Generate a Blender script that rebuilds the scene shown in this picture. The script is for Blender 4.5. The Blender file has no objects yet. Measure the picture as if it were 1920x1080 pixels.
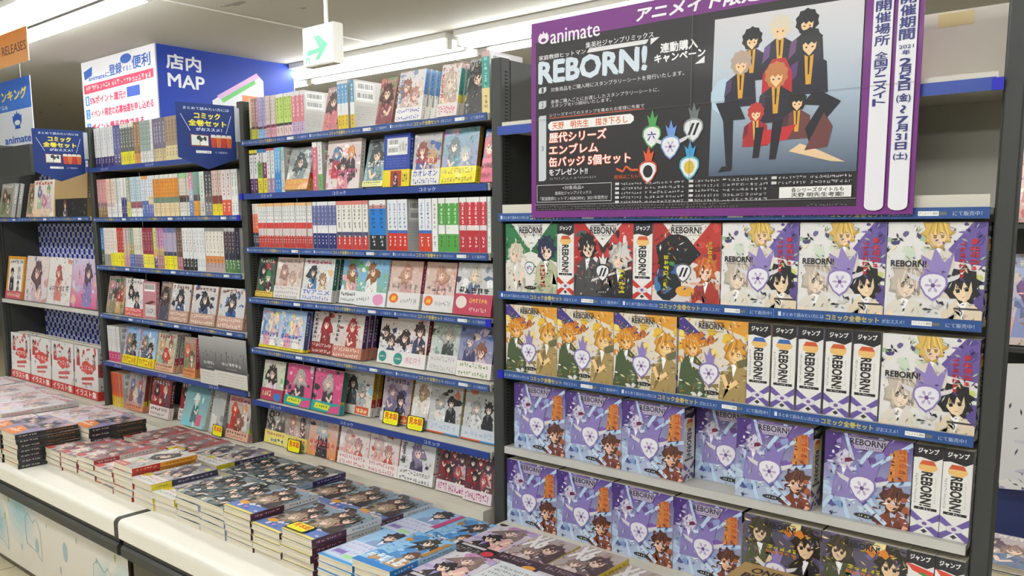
import bpy, math, random
from mathutils import Matrix, Vector

# ------------------------------------------------------------------ camera, world, exposure
scene = bpy.context.scene
COL = scene.collection
Z0 = 1.05                      # camera height above the floor; heights below are given relative to it


def setup_camera():
    yaw, pitch, roll = math.radians(-40.0804), math.radians(7.8086), math.radians(0.2793)
    fwd = Vector((math.sin(yaw) * math.cos(pitch), math.cos(yaw) * math.cos(pitch), -math.sin(pitch)))
    right = Vector((math.cos(yaw), -math.sin(yaw), 0))
    down = fwd.cross(right)
    r2 = right * math.cos(roll) + down * math.sin(roll)
    d2 = -right * math.sin(roll) + down * math.cos(roll)
    m = Matrix.Identity(4)
    for i in range(3):
        m[i][0], m[i][1], m[i][2] = r2[i], -d2[i], -fwd[i]
    m[0][3], m[1][3], m[2][3] = 3.2693, -1.4397, Z0
    cd = bpy.data.cameras.new('camera')
    cd.sensor_width = 36.0
    cd.lens = 1587.03 / 1920 * 36.0
    cd.shift_y = (634.83 - 540) / 1920
    cd.clip_start = 0.02
    co = bpy.data.objects.new('camera', cd)
    co.matrix_world = m
    COL.objects.link(co)
    scene.camera = co


setup_camera()
W = bpy.data.worlds.new('world')
scene.world = W
W.use_nodes = True
W.node_tree.nodes['Background'].inputs[0].default_value = (0.97, 0.985, 1.0, 1)
W.node_tree.nodes['Background'].inputs[1].default_value = 0.38
scene.view_settings.view_transform = 'Standard'
scene.view_settings.look = 'None'
scene.view_settings.gamma = 1.0
scene.view_settings.use_curve_mapping = False
scene.view_settings.exposure = -0.12
TUBE_STRENGTH = 24.0

# ------------------------------------------------------------------ colours and materials


def lin(h):
    if not isinstance(h, str):
        return h
    if len(h) == 3:
        h = ''.join(c * 2 for c in h)
    out = []
    for i in (0, 2, 4):
        c = int(h[i:i + 2], 16) / 255
        out.append(c / 12.92 if c <= 0.04045 else ((c + 0.055) / 1.055) ** 2.4)
    return tuple(out)


def mat(name, colour=None, rough=0.5, metal=0.0, coat=0.0, noise=None, emit=None, bump=None, attr=False):
    m = bpy.data.materials.new(name)
    m.use_nodes = True
    nt = m.node_tree
    b = nt.nodes['Principled BSDF']
    b.inputs['Roughness'].default_value = rough
    b.inputs['Metallic'].default_value = metal
    b.inputs['Coat Weight'].default_value = coat
    b.inputs['Coat Roughness'].default_value = 0.09
    if attr:
        a = nt.nodes.new('ShaderNodeVertexColor')
        a.layer_name = 'Col'
        nt.links.new(a.outputs['Color'], b.inputs['Base Color'])
    else:
        c = lin(colour)
        b.inputs['Base Color'].default_value = (*c, 1)
        if noise:
            scale, amount = noise
            tc = nt.nodes.new('ShaderNodeTexCoord')
            n = nt.nodes.new('ShaderNodeTexNoise')
            n.inputs['Scale'].default_value = scale
            n.inputs['Detail'].default_value = 5
            r = nt.nodes.new('ShaderNodeMix')
            r.data_type = 'RGBA'
            r.inputs[6].default_value = (*[x * (1 - amount) for x in c], 1)
            r.inputs[7].default_value = (*[min(1, x * (1 + amount)) for x in c], 1)
            nt.links.new(tc.outputs['Object'], n.inputs['Vector'])
            nt.links.new(n.outputs['Fac'], r.inputs[0])
            nt.links.new(r.outputs[2], b.inputs['Base Color'])
    if emit:
        b.inputs['Emission Color'].default_value = (*lin(emit[0]), 1)
        b.inputs['Emission Strength'].default_value = emit[1]
    if bump:
        tc = nt.nodes.new('ShaderNodeTexCoord')
        n = nt.nodes.new('ShaderNodeTexNoise')
        n.inputs['Scale'].default_value = bump[0]
        bp = nt.nodes.new('ShaderNodeBump')
        bp.inputs['Strength'].default_value = bump[1]
        bp.inputs['Distance'].default_value = 0.002
        nt.links.new(tc.outputs['Object'], n.inputs['Vector'])
        nt.links.new(n.outputs['Fac'], bp.inputs['Height'])
        nt.links.new(bp.outputs['Normal'], b.inputs['Normal'])
        if coat:
            nt.links.new(bp.outputs['Normal'], b.inputs['Coat Normal'])
    return m


def page_material():
    m = bpy.data.materials.new('paper_pages')
    m.use_nodes = True
    nt = m.node_tree
    b = nt.nodes['Principled BSDF']
    b.inputs['Roughness'].default_value = 0.8
    tc = nt.nodes.new('ShaderNodeTexCoord')
    mp = nt.nodes.new('ShaderNodeMapping')
    mp.inputs['Scale'].default_value = (6, 900, 6)
    n = nt.nodes.new('ShaderNodeTexNoise')
    n.inputs['Scale'].default_value = 1.0
    n.inputs['Detail'].default_value = 3
    cr = nt.nodes.new('ShaderNodeValToRGB')
    cr.color_ramp.elements[0].position = 0.3
    cr.color_ramp.elements[0].color = (*lin('b3aa92'), 1)
    cr.color_ramp.elements[1].position = 0.62
    cr.color_ramp.elements[1].color = (*lin('ddd5bf'), 1)
    nt.links.new(tc.outputs['Object'], mp.inputs['Vector'])
    nt.links.new(mp.outputs['Vector'], n.inputs['Vector'])
    nt.links.new(n.outputs['Fac'], cr.inputs['Fac'])
    nt.links.new(cr.outputs['Color'], b.inputs['Base Color'])
    return m


def ceiling_material():
    m = mat('ceiling_plaster', 'c9c6bb', 0.9)
    nt = m.node_tree
    b = nt.nodes['Principled BSDF']
    tc = nt.nodes.new('ShaderNodeTexCoord')
    mp = nt.nodes.new('ShaderNodeMapping')
    mp.inputs['Scale'].default_value = (1.0, 2.6, 1)
    n = nt.nodes.new('ShaderNodeTexNoise')
    n.inputs['Scale'].default_value = 3.1
    n.inputs['Detail'].default_value = 6
    cr = nt.nodes.new('ShaderNodeValToRGB')
    cr.color_ramp.elements[0].position = 0.685
    cr.color_ramp.elements[0].color = (*lin('c4c1b7'), 1)
    cr.color_ramp.elements[1].position = 0.70
    cr.color_ramp.elements[1].color = (*lin('9d978c'), 1)
    nt.links.new(tc.outputs['Object'], mp.inputs['Vector'])
    nt.links.new(mp.outputs['Vector'], n.inputs['Vector'])
    nt.links.new(n.outputs['Fac'], cr.inputs['Fac'])
    nt.links.new(cr.outputs['Color'], b.inputs['Base Color'])
    return m


M_PRINT = mat('printed_film', rough=0.45, coat=0.28, attr=True, bump=(24, 0.5))
M_MATT = mat('printed_card', rough=0.55, attr=True)
M_POSTER = mat('laminated_print', rough=0.5, coat=0.06, attr=True, bump=(6, 0.2))
M_PAGES = page_material()
M_DARK = mat('dark_grey_metal', '3a3c39', 0.55, 0.0, noise=(40, 0.08))
M_SLOT = mat('slot_black', '0c0c0b', 0.9)
M_SHELF = mat('off_white_shelf', 'd2cec0', 0.5, noise=(9, 0.04))
M_GREY = mat('light_grey_shelf', 'c3c1ba', 0.45, noise=(9, 0.04))
M_BACK = mat('cream_back_panel', 'cfccbc', 0.55, noise=(5, 0.05))
M_SHADEBACK = mat('shaded_back_panel', '343632', 0.7, noise=(20, 0.08))  # panel colour darkened to hold the shade in the gaps behind the books
M_LAM = mat('white_laminate', 'e9e6dc', 0.38, noise=(30, 0.03))
M_CEIL = ceiling_material()
M_TUBE = mat('lit_tube', 'ffffff', 0.3, emit=('fbfdff', TUBE_STRENGTH))
M_FIX = mat('fixture_white', 'e4e2da', 0.4, noise=(12, 0.03))
M_GAPLINE = mat('fixture_gap_line', '8a8a86', 0.6, noise=(12, 0.03))
M_FLOOR = mat('floor_tile', 'c9bf9f', 0.4, noise=(6, 0.07))
M_GROUT = mat('floor_joint', '8f856a', 0.8, noise=(30, 0.1))
M_WALL = mat('wall_paint', 'cfcac0', 0.8, noise=(3, 0.05))
M_CLEAR = mat('clear_clip', 'b8bec6', 0.2, noise=(30, 0.05))

# ------------------------------------------------------------------ mesh building


class MB:
    def __init__(self):
        self.v, self.f, self.c = [], [], []

    def face(self, pts, col=(0.8, 0.8, 0.8), cols=None):
        n = len(self.v)
        self.v.extend(pts)
        self.f.append(tuple(range(n, n + len(pts))))
        self.c.append([tuple(x) for x in cols] if cols else [tuple(col)] * len(pts))

    def box(self, x0, y0, z0, x1, y1, z1, col='ccc', bev=0.0):
        c = lin(col)
        if bev > 0:
            b = bev
            # chamfered along the four long edges of the longest axis
            d = (x1 - x0, y1 - y0, z1 - z0)
            ax = d.index(max(d))
            lo, hi = [x0, y0, z0], [x1, y1, z1]
            a, k = [i for i in range(3) if i != ax]
            ring = [(lo[a] + b, lo[k]), (hi[a] - b, lo[k]), (hi[a], lo[k] + b), (hi[a], hi[k] - b), (hi[a] - b, hi[k]), (lo[a] + b, hi[k]), (lo[a], hi[k] - b), (lo[a], lo[k] + b)]

            def pt(t, p):
                q = [0, 0, 0]
                q[ax], q[a], q[k] = t, p[0], p[1]
                return tuple(q)
            r0 = [pt(lo[ax], p) for p in ring]
            r1 = [pt(hi[ax], p) for p in ring]
            flip = (ax == 1)
            for i in range(8):
                q = [r0[i], r0[(i + 1) % 8], r1[(i + 1) % 8], r1[i]]
                self.face(q[::-1] if not flip else q, c)
            self.face(r0 if not flip else r0[::-1], c)
            self.face(r1[::-1] if not flip else r1, c)
            return
        p = [(x0, y0, z0), (x1, y0, z0), (x1, y1, z0), (x0, y1, z0), (x0, y0, z1), (x1, y0, z1), (x1, y1, z1), (x0, y1, z1)]
        for q in ((0, 3, 2, 1), (4, 5, 6, 7), (0, 1, 5, 4), (1, 2, 6, 5), (2, 3, 7, 6), (3, 0, 4, 7)):
            self.face([p[i] for i in q], c)

    def tube(self, a, b, r, n=12, col='fff'):
        a, b = Vector(a), Vector(b)
        d = (b - a).normalized()
        u = d.orthogonal().normalized()
        w = d.cross(u)
        R = [[tuple(p + (u * math.cos(2 * math.pi * i / n) + w * math.sin(2 * math.pi * i / n)) * r) for i in range(n)] for p in (a, b)]
        c = lin(col)
        for i in range(n):
            self.face([R[0][i], R[0][(i + 1) % n], R[1][(i + 1) % n], R[1][i]], c)
        self.face(R[0][::-1], c)
        self.face(R[1], c)

    def mesh(self, name, material, smooth=False):
        me = bpy.data.meshes.new(name)
        me.from_pydata(self.v, [], self.f)
        me.materials.append(material)
        ca = me.color_attributes.new('Col', 'FLOAT_COLOR', 'CORNER')
        flat = []
        for f in self.c:
            for c in f:
                flat.extend((c[0], c[1], c[2], 1.0))
        ca.data.foreach_set('color', flat)
        if smooth:
            me.polygons.foreach_set('use_smooth', [True] * len(me.polygons))
        me.update()
        return me


def link(name, me, parent=None, loc=(0, 0, 0), rot=(0, 0, 0)):
    o = bpy.data.objects.new(name, me)
    COL.objects.link(o)
    if parent is None:
        o.location = (loc[0], loc[1], loc[2] + Z0)
    else:
        o.parent = parent
        o.location = loc
    o.rotation_euler = rot
    return o


def tag(o, label, cat, group=None):
    o['label'] = label
    o['category'] = cat
    if group:
        o['group'] = group
    return o


def thing(name, label, cat, base=(0, 0, 0), group=None):
    o = link(name, None, None, base)
    o.empty_display_size = 0.05
    return tag(o, label, cat, group)


def part(name, mb, material, parent, smooth=False):
    """a part whose shape is given in world coordinates (heights relative to the camera)"""
    top = parent
    off = Vector((0, 0, 0))
    while top is not None:
        off += Vector(top.location)
        top = top.parent
    o = link(name, mb.mesh(name, material, smooth), parent, (-off[0], -off[1], Z0 - off[2]))
    return o


def structure(name, mb, material):
    o = link(name, mb.mesh(name, material))
    o['kind'] = 'structure'
    return o


# ------------------------------------------------------------------ flat print: lettering and vector shapes
_fc = bpy.data.curves.new('lettering', 'FONT')
_fo = bpy.data.objects.new('lettering', _fc)
COL.objects.link(_fo)
_cache = {}


def glyph_mesh(s, bold=0.0):
    k = (s, bold)
    if k not in _cache:
        _fc.body = s
        _fc.offset = bold
        _fc.fill_mode = 'FRONT'
        _fc.resolution_u = 2 if len(s) > 3 else 3
        bpy.context.view_layer.update()
        ev = _fo.evaluated_get(bpy.context.evaluated_depsgraph_get())
        m = ev.to_mesh()
        vs = [(v.co.x, v.co.y) for v in m.vertices]
        fs = [tuple(p.vertices) for p in m.polygons]
        ev.to_mesh_clear()
        xs = [v[0] for v in vs] or [0, 1]
        ys = [v[1] for v in vs] or [0, 1]
        _cache[k] = (vs, fs, min(xs), min(ys), max(xs), max(ys))
    return _cache[k]


def tone(c, k):
    return tuple(min(.95, x * k + (.02 if k > 1 else 0)) for x in lin(c))


def clip_rect(poly, w, h):
    for axis, lim, sgn in ((0, 0, 1), (0, w, -1), (1, 0, 1), (1, h, -1)):
        out = []
        n = len(poly)
        for i in range(n):
            a, b = poly[i], poly[(i + 1) % n]
            da, db = (a[axis] - lim) * sgn, (b[axis] - lim) * sgn
            if da >= 0:
                out.append(a)
            if (da >= 0) != (db >= 0):
                t = da / (da - db)
                out.append(tuple(a[j] + (b[j] - a[j]) * t for j in range(len(a))))
        poly = out
        if len(poly) < 3:
            return []
    return poly


class Art:
    """vector print on a rectangle w x h, origin at the lower left"""

    def __init__(self, w, h, seed=0):
        self.w, self.h, self.L = w, h, []
        self.r = random.Random(seed)

    def poly(self, pts, c):
        p = clip_rect([(x, y) for x, y in pts], self.w, self.h)
        if p:
            self.L.append([(p, lin(c))])

    def rect(self, x0, y0, x1, y1, c):
        self.poly([(x0, y0), (x1, y0), (x1, y1), (x0, y1)], c)

    def R(self, u0, v0, u1, v1, c):
        self.rect(u0 * self.w, v0 * self.h, u1 * self.w, v1 * self.h, c)

    def P(self, pts, c):
        self.poly([(u * self.w, v * self.h) for u, v in pts], c)

    def grad(self, u0, v0, u1, v1, ctop, cbot, n=1):
        a, b = lin(cbot), lin(ctop)
        x0, y0, x1, y1 = u0 * self.w, v0 * self.h, u1 * self.w, v1 * self.h
        self.L.append([([(x0, y0), (x1, y0), (x1, y1), (x0, y1)], [a, a, b, b])])

    def ell(self, cx, cy, rx, ry, c, n=14):
        self.poly([(cx + rx * math.cos(2 * math.pi * i / n), cy + ry * math.sin(2 * math.pi * i / n)) for i in range(n)], c)

    def blob(self, cx, cy, rx, ry, c, n=11, j=0.3):
        ph = self.r.random() * 6.28
        self.poly([(cx + rx * (1 + self.r.uniform(-j, j)) * math.cos(ph + 2 * math.pi * i / n), cy + ry * (1 + self.r.uniform(-j, j)) * math.sin(ph + 2 * math.pi * i / n)) for i in range(n)], c)

    def stroke(self, pts, wd, c):
        grp = []
        for a, b in zip(pts, pts[1:]):
            d = Vector((b[0] - a[0], b[1] - a[1]))
            if d.length < 1e-9:
                continue
            d.normalize()
            n = Vector((-d.y, d.x)) * wd * 0.5
            q = clip_rect([(a[0] + n.x, a[1] + n.y), (a[0] - n.x, a[1] - n.y), (b[0] - n.x, b[1] - n.y), (b[0] + n.x, b[1] + n.y)], self.w, self.h)
            if q:
                grp.append((q, lin(c)))
        if grp:
            self.L.append(grp)

    def text(self, s, x0, y0, x1, y1, c, bold=0.012, outline=None, ob=0.05, slant=0.0, turn=False):
        """lettering stretched into the box; turn=True writes downwards, rotated a quarter turn"""
        vs, fs, a0, b0, a1, b1 = glyph_mesh(s, 0.0)
        if not fs:
            return
        sx, sy = (a1 - a0) or 1, (b1 - b0) or 1
        kx, ky = ((x1 - x0) / sx, (y1 - y0) / sy) if not turn else ((x1 - x0) / sy, (y1 - y0) / sx)

        def draw(d, dirs, col):
            cc = lin(col)
            for (ex, ey) in dirs:
                P = []
                for (x, y) in vs:
                    u, v = (x - a0) / sx, (y - b0) / sy
                    if turn:
                        P.append((x0 + v * (x1 - x0) + ex * d * kx, y1 - u * (y1 - y0) + ey * d * ky))
                    else:
                        P.append((x0 + (u + slant * (v - .5)) * (x1 - x0) + ex * d * kx, y0 + v * (y1 - y0) + ey * d * ky))
                self.L.append([([P[i] for i in f], cc) for f in fs])
        if outline:
            draw(ob, ((1, 0), (-1, 0), (0, 1), (0, -1), (.7, .7), (-.7, .7), (.7, -.7), (-.7, -.7)), outline)
        if bold >= .03:
            draw(bold * .7, ((1, .5), (-1, -.5), (-.5, 1), (.5, -1)), c)
        elif bold >= .018:
            draw(bold * .6, ((1, 0), (-1, 0)), c)
        else:
            draw(0, ((0, 0),), c)

    def T(self, s, u0, v0, u1, v1, c, **k):
        self.text(s, u0 * self.w, v0 * self.h, u1 * self.w, v1 * self.h, c, **k)

    def marks(self, u0, v0, u1, v1, n, c, vertical=False, dens=5):
        """illegible character-like marks in a row"""
        grp = []
        x0, y0, x1, y1 = u0 * self.w, v0 * self.h, u1 * self.w, v1 * self.h
        for i in range(n):
            if vertical:
                cx0, cw = x0, x1 - x0
                ch = (y1 - y0) / n
                cy0 = y1 - (i + 1) * ch
            else:
                cw = (x1 - x0) / n
                cx0, cy0, ch = x0 + i * cw, y0, y1 - y0
            for k in range(dens):
                if self.r.random() < 0.55:
                    a = self.r.uniform(0, .35)
                    b = self.r.uniform(.6, .9)
                    t = self.r.uniform(.05, .8)
                    q = (cx0 + a * cw, cy0 + t * ch, cx0 + b * cw, cy0 + (t + .14) * ch)
                else:
                    a = self.r.uniform(0, .3)
                    b = self.r.uniform(.6, .92)
                    t = self.r.uniform(.05, .75)
                    q = (cx0 + t * cw, cy0 + a * ch, cx0 + (t + .15) * cw, cy0 + b * ch)
                grp.append(([(q[0], q[1]), (q[2], q[1]), (q[2], q[3]), (q[0], q[3])], lin(c)))
        self.L.append(grp)

    def emit(self, mb, o, U, V, N, base=0.00012, step=0.000012):
        o, U, V, N = Vector(o), Vector(U), Vector(V), Vector(N)
        flip = U.cross(V).dot(N) < 0
        d = base
        for grp in self.L:
            off = o + N * d
            for pts, c in grp:
                q = [tuple(off + U * p[0] + V * p[1]) for p in pts]
                cc = c if isinstance(c, list) else None
                # orientation of the 2-D polygon
                ar = sum(pts[i][0] * pts[(i + 1) % len(pts)][1] - pts[(i + 1) % len(pts)][0] * pts[i][1] for i in range(len(pts)))
                if (ar < 0) != flip:
                    q = q[::-1]
                    cc = cc[::-1] if cc else None
                mb.face(q, c if not cc else (0, 0, 0), cc)
            d += step

    # ---- generic drawn figure: hair, face, shoulders (no particular character)
    def figure(self, u, v, s, hair, cloth, skin='f1d3bd', accent='ffffff', long=False):
        r = self.r
        X, Y = u * self.w, v * self.h
        s = s * self.h
        ti = r.uniform(-.32, .32)
        ct, st = math.cos(ti), math.sin(ti)
        fl = r.choice((-1, 1))

        def q(*pts):
            return [(X + (fl * p[0] * ct - p[1] * st) * s, Y + (fl * p[0] * st + p[1] * ct) * s) for p in pts]
        # shoulders and folds of clothing, in three tones
        self.poly([(X - .2 * s, Y - .4 * s), (X + .2 * s, Y - .4 * s), (X + .66 * s, Y - .8 * s), (X + .85 * s, Y - 2.6 * s), (X - .8 * s, Y - 2.6 * s), (X - .62 * s, Y - .82 * s)], cloth)
        for k in range(5):
            cx, cy = X + r.uniform(-.6, .6) * s, Y - r.uniform(.8, 2.2) * s
            self.poly([(cx + r.uniform(-.3, .3) * s, cy + r.uniform(-.5, .5) * s) for _ in range(4)], tone(cloth, r.choice((.55, .75, 1.3))))
        self.poly([(X - .15 * s, Y - .5 * s), (X + .15 * s, Y - .48 * s), (X + r.uniform(-.1, .1) * s, Y - 1.1 * s)], accent)
        if r.random() < .6:
            self.stroke([(X + fl * .55 * s, Y - 1.0 * s), (X + fl * .3 * s, Y - 1.6 * s), (X - fl * .15 * s, Y - 1.25 * s)], .2 * s, skin)
        # hair mass with locks
        n = 20
        pts = []
        for i in range(n):
            a = 2 * math.pi * i / n
            k = (.95 if i % 2 else 1.22) * (1 + r.uniform(-.12, .14))
            if long and math.sin(a) < -.25:
                k *= r.uniform(1.2, 2.0)
            pts.append((.52 * k * math.cos(a), .1 + .58 * k * math.sin(a)))
        self.poly(q(*pts), tone(hair, .72))
        self.poly(q(*[(p[0] * .86 + .03, .14 + (p[1] - .1) * .86) for p in pts]), hair)
        # face turned a little to one side
        self.poly(q((-.3, .2), (-.32, -.12), (-.2, -.36), (-.02, -.47), (.14, -.38), (.27, -.14), (.29, .2)), skin)
        self.poly(q((.1, .1), (.29, .15), (.27, -.14), (.14, -.38), (.02, -.42)), tone(skin, .86))
        for ex in (-.17, .11):
            self.poly(q((ex - .075, -.02), (ex + .07, .0), (ex + .05, -.12), (ex - .05, -.12)), tone(hair, .45))
            self.stroke(q((ex - .09, .0), (ex + .08, .02)), .025 * s, '2a2228')
        self.stroke(q((-.08, -.3), (.02, -.29)), .018 * s, 'a85a54')
        # fringe in two tones, then a few strands
        m = 8
        low = [(-.42 + .84 * i / (m - 1), (-.02 if i % 2 else .2) + r.uniform(-.07, .07)) for i in range(m)]
        self.poly(q(*([(-.44, .4), (-.2, .6), (.2, .6), (.44, .4)][::-1] + low)), hair)
        for k in range(6):
            t = r.uniform(-.42, .42)
            self.stroke(q((t * .6, .58), (t, .2), (t * 1.25, r.uniform(-.5, .0) if abs(t) > .3 else .04)), .035 * s, tone(hair, r.choice((.5, .65, 1.45))))

    def splash(self, cols, n, sz=0.12, region=(0, 0, 1, 1)):
        for i in range(n):
            u = self.r.uniform(region[0], region[2]) * self.w
            v = self.r.uniform(region[1], region[3]) * self.h
            a = self.r.uniform(.3, 1) * sz * self.h
            b = self.r.uniform(.2, .8) * sz * self.h
            self.blob(u, v, a, b, self.r.choice(cols), n=self.r.choice((5, 6, 8)), j=.45)

    def confetti(self, cols, n, sz=.035, region=(0, 0, 1, 1)):
        """many small printed flecks and ink lines, one layer"""
        g = []
        for i in range(n):
            x = self.r.uniform(region[0], region[2]) * self.w
            y = self.r.uniform(region[1], region[3]) * self.h
            c = tone(self.r.choice(cols), self.r.choice((.6, .85, 1, 1.3)))
            L = self.r.uniform(.4, 1.8) * sz * self.h
            t = self.r.uniform(.12, .5) * sz * self.h
            an = self.r.uniform(0, 3.14)
            d, e = (math.cos(an) * L, math.sin(an) * L), (-math.sin(an) * t, math.cos(an) * t)
            p = clip_rect([(x - d[0], y - d[1]), (x + e[0], y + e[1]), (x + d[0], y + d[1]), (x - e[0], y - e[1])], self.w, self.h)
            if p:
                g.append((p, c))
        if g:
            self.L.append(g)

    def barcode(self, u0, v0, u1, v1):
        self.R(u0, v0, u1, v1, 'f6f6f4')
        x = u0 + .04 * (u1 - u0)
        grp = []
        while x < u1 - .04 * (u1 - u0):
            wd = self.r.choice((.012, .02, .03)) * (u1 - u0)
            grp.append(([(x * self.w, (v0 + .25 * (v1 - v0)) * self.h), ((x + wd) * self.w, (v0 + .25 * (v1 - v0)) * self.h), ((x + wd) * self.w, (v1 - .06 * (v1 - v0)) * self.h), (x * self.w, (v1 - .06 * (v1 - v0)) * self.h)], lin('222')))
            x += wd + self.r.choice((.014, .024)) * (u1 - u0)
        self.L.append(grp)


ORD = 'first second third fourth fifth sixth seventh eighth ninth tenth eleventh twelfth thirteenth fourteenth fifteenth sixteenth seventeenth eighteenth nineteenth'.split()


def ordinal(n):
    if n <= 19:
        return ORD[n - 1]
    tens = {2: 'twent', 3: 'thirt', 4: 'fort', 5: 'fift', 6: 'sixt'}[n // 10]
    return tens + 'ieth' if n % 10 == 0 else tens + 'y-' + ORD[n % 10 - 1]


# ------------------------------------------------------------------ books
_books = {}


def book_meshes(key, w, h, t, front, spine, back='e8e6e0', band=None, cover='eceae4'):
    """front/spine/back: functions(art) or plain colours. band: (height fraction, colour, draw or None).
    Standing book: front cover faces -Y, spine faces +X."""
    k = (key, round(w, 4), round(h, 4), round(t, 4))
    if k in _books:
        return _books[k]
    ct = 0.0009
    mb = MB()
    fc = front if isinstance(front, str) else cover
    sc = spine if isinstance(spine, str) else cover
    bc = back if isinstance(back, str) else cover
    mb.box(0, 0, 0, w, ct, h, fc)
    mb.box(0, t - ct, 0, w, t, h, bc)
    mb.box(w - ct, ct, 0, w, t - ct, h, sc)
    for fn, (aw, o, U, N) in ((front, (w, (0, 0, 0), (1, 0, 0), (0, -1, 0))), (spine, (t, (w, 0, 0), (0, 1, 0), (1, 0, 0))), (back, (w, (w, t, 0), (-1, 0, 0), (0, 1, 0)))):
        if callable(fn):
            a = Art(aw, h, seed=str(key) + str(N))
            fn(a)
            a.emit(mb, o, U, (0, 0, 1), N)
    cm = mb.mesh(key + '_cover', M_PRINT)
    pb = MB()
    pb.box(0.0012, ct, 0.0012, w - ct, t - ct, h - 0.0012, 'ddd')
    pm = pb.mesh(key + '_pages', M_PAGES)
    bm = None
    if band:
        fr, bcol, draw = band
        e = 0.0024
        b = MB()
        b.box(-0.0001, -e, 0.0002, w + e, -e + .0004, h * fr, bcol)
        b.box(w + e - .0004, -e + .0004, 0.0002, w + e, t + e - .0004, h * fr, bcol)
        b.box(-0.0001, t + e - .0004, 0.0002, w + e, t + e, h * fr, bcol)
        a = Art(w, h * fr, seed=str(key) + 'band')
        if draw:
            draw(a)
        else:
            a.marks(.06, .55, .94, .88, 8, '333')
            a.marks(.06, .15, .8, .42, 12, '333', dens=3)
        a.emit(b, (0, -e, 0), (1, 0, 0), (0, 0, 1), (0, -1, 0))
        s = Art(t, h * fr, seed=str(key) + 'bs')
        s.marks(.25, .1, .75, .9, 5, '333', vertical=True, dens=3)
        s.emit(b, (w + e, 0, 0), (0, 1, 0), (0, 0, 1), (1, 0, 0))
        bm = b.mesh(key + '_band', M_PRINT)
    _books[k] = (cm, pm, bm)
    return _books[k]


def put_book(name, meshes, loc, rot, label, group, cat='book'):
    cm, pm, bm = meshes
    o = link(name, cm, None, loc, rot)
    tag(o, label, cat, group)
    link('page_block', pm, o)
    if bm:
        link('belly_band', bm, o)
    return o


def spine_art(segs, tc, n=6, tu=(.28, .72)):
    """segs: list of (fraction from the top, colour); tc: lettering colour"""
    def fn(a):
        v = 1.0
        for fr, c in segs:
            a.R(0, v - fr, 1, v, c)
            v -= fr
        if tc:
            a.marks(tu[0], .42, tu[1], .93, n, tc, vertical=True, dens=4)
            a.marks(tu[0], .08, tu[1], .30, max(2, n // 2), 'f4f4f4' if lin(segs[-1][1])[1] < .3 else '444', vertical=True, dens=3)
    return fn


def back_art(a):
    a.R(0, 0, 1, 1, 'c2c0be')  # greyed for the wrapping film and for the shade between books
    a.R(.04, .56, .62, .97, 'd4d3d0')
    a.barcode(.08, .79, .55, .94)
    a.barcode(.08, .6, .55, .75)
    for i in range(6):
        a.marks(.06, .44 - i * .05, .9, .47 - i * .05, 14, '8a8884', dens=2)


def spine_row(bay, shelf, z, runs, h, x_lo, x_hi, Y=0.012, w=0.115, shelf_word='', start=1, hv=0.004):
    """runs: (count, px start, px end, description, segs, lettering colour[, height])"""
    a0, b0 = runs[0][1], runs[-1][2]
    sc = (x_hi - x_lo) / (b0 - a0)
    idx = start
    rr = random.Random(shelf_word + bay)
    for ri, run in enumerate(runs):
        n, p0, p1, desc, segs, tc = run[:6]
        hh = run[6] if len(run) > 6 else h
        X0 = x_lo + (p0 - a0) * sc
        X1 = x_lo + (p1 - a0) * sc
        t = (X1 - X0) / n - 0.0006
        if segs is None:
            continue
        key = 'sp_%s_%s_%d' % (bay.split()[0], shelf_word, ri)
        ms = book_meshes(key, w, hh, t, segs[0][1], spine_art(segs, tc), back_art)
        for i in range(n):
            x = X0 + i * (X1 - X0) / n
            lab = '%s, %s from left, %s shelf of %s bookcase' % (desc, ordinal(idx), shelf_word, bay)
            put_book('paperback', ms, (x, Y + w + rr.uniform(0, hv), z + .0005), (0, 0, -math.pi / 2), lab, 'spine-out paperbacks on %s shelf of %s bookcase' % (shelf_word, bay))
            idx += 1
    return idx


def cover_fn(bg, hairs, cloths, title='333333', extra=None, tpos='top', figs=None, n_splash=14, seed=''):
    def fn(a):
        a.grad(0, 0, 1, 1, bg[0], bg[1])
        pal = list(extra or []) + list(cloths) + [bg[0], bg[1]]
        a.splash(pal, n_splash, .13)
        k = len(hairs)
        if figs:
            pos = figs
        elif k == 1:
            pos = [(.5, .66, .34)]
        elif k == 2:
            pos = [(.32, .68, .26), (.66, .5, .28)]
        elif k == 3:
            pos = [(.28, .72, .22), (.72, .72, .22), (.5, .46, .26)]
        else:
            pos = [(.22, .78, .18), (.5, .82, .18), (.78, .76, .18), (.34, .5, .2), (.68, .48, .2)]
        for i, hcol in enumerate(hairs):
            u, v, s = pos[i % len(pos)]
            a.figure(u, v, s * .88, hcol, cloths[i % len(cloths)], accent=(extra or ['ffffff'])[0], long=(i % 2 == 0))
        a.splash(pal, 4, .06)
        a.confetti(pal + list(hairs), 60, .03)
        if tpos == 'top':
            a.marks(.08, .86, .92, .97, 6, title)
        elif tpos == 'bottom':
            a.marks(.06, .28, .94, .42, 6, title)
            a.marks(.2, .21, .85, .26, 9, title, dens=3)
        elif tpos == 'side':
            a.marks(.04, .35, .2, .96, 6, title, vertical=True)
        elif tpos == 'mid':
            a.marks(.08, .4, .92, .55, 5, title)
    return fn


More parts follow.
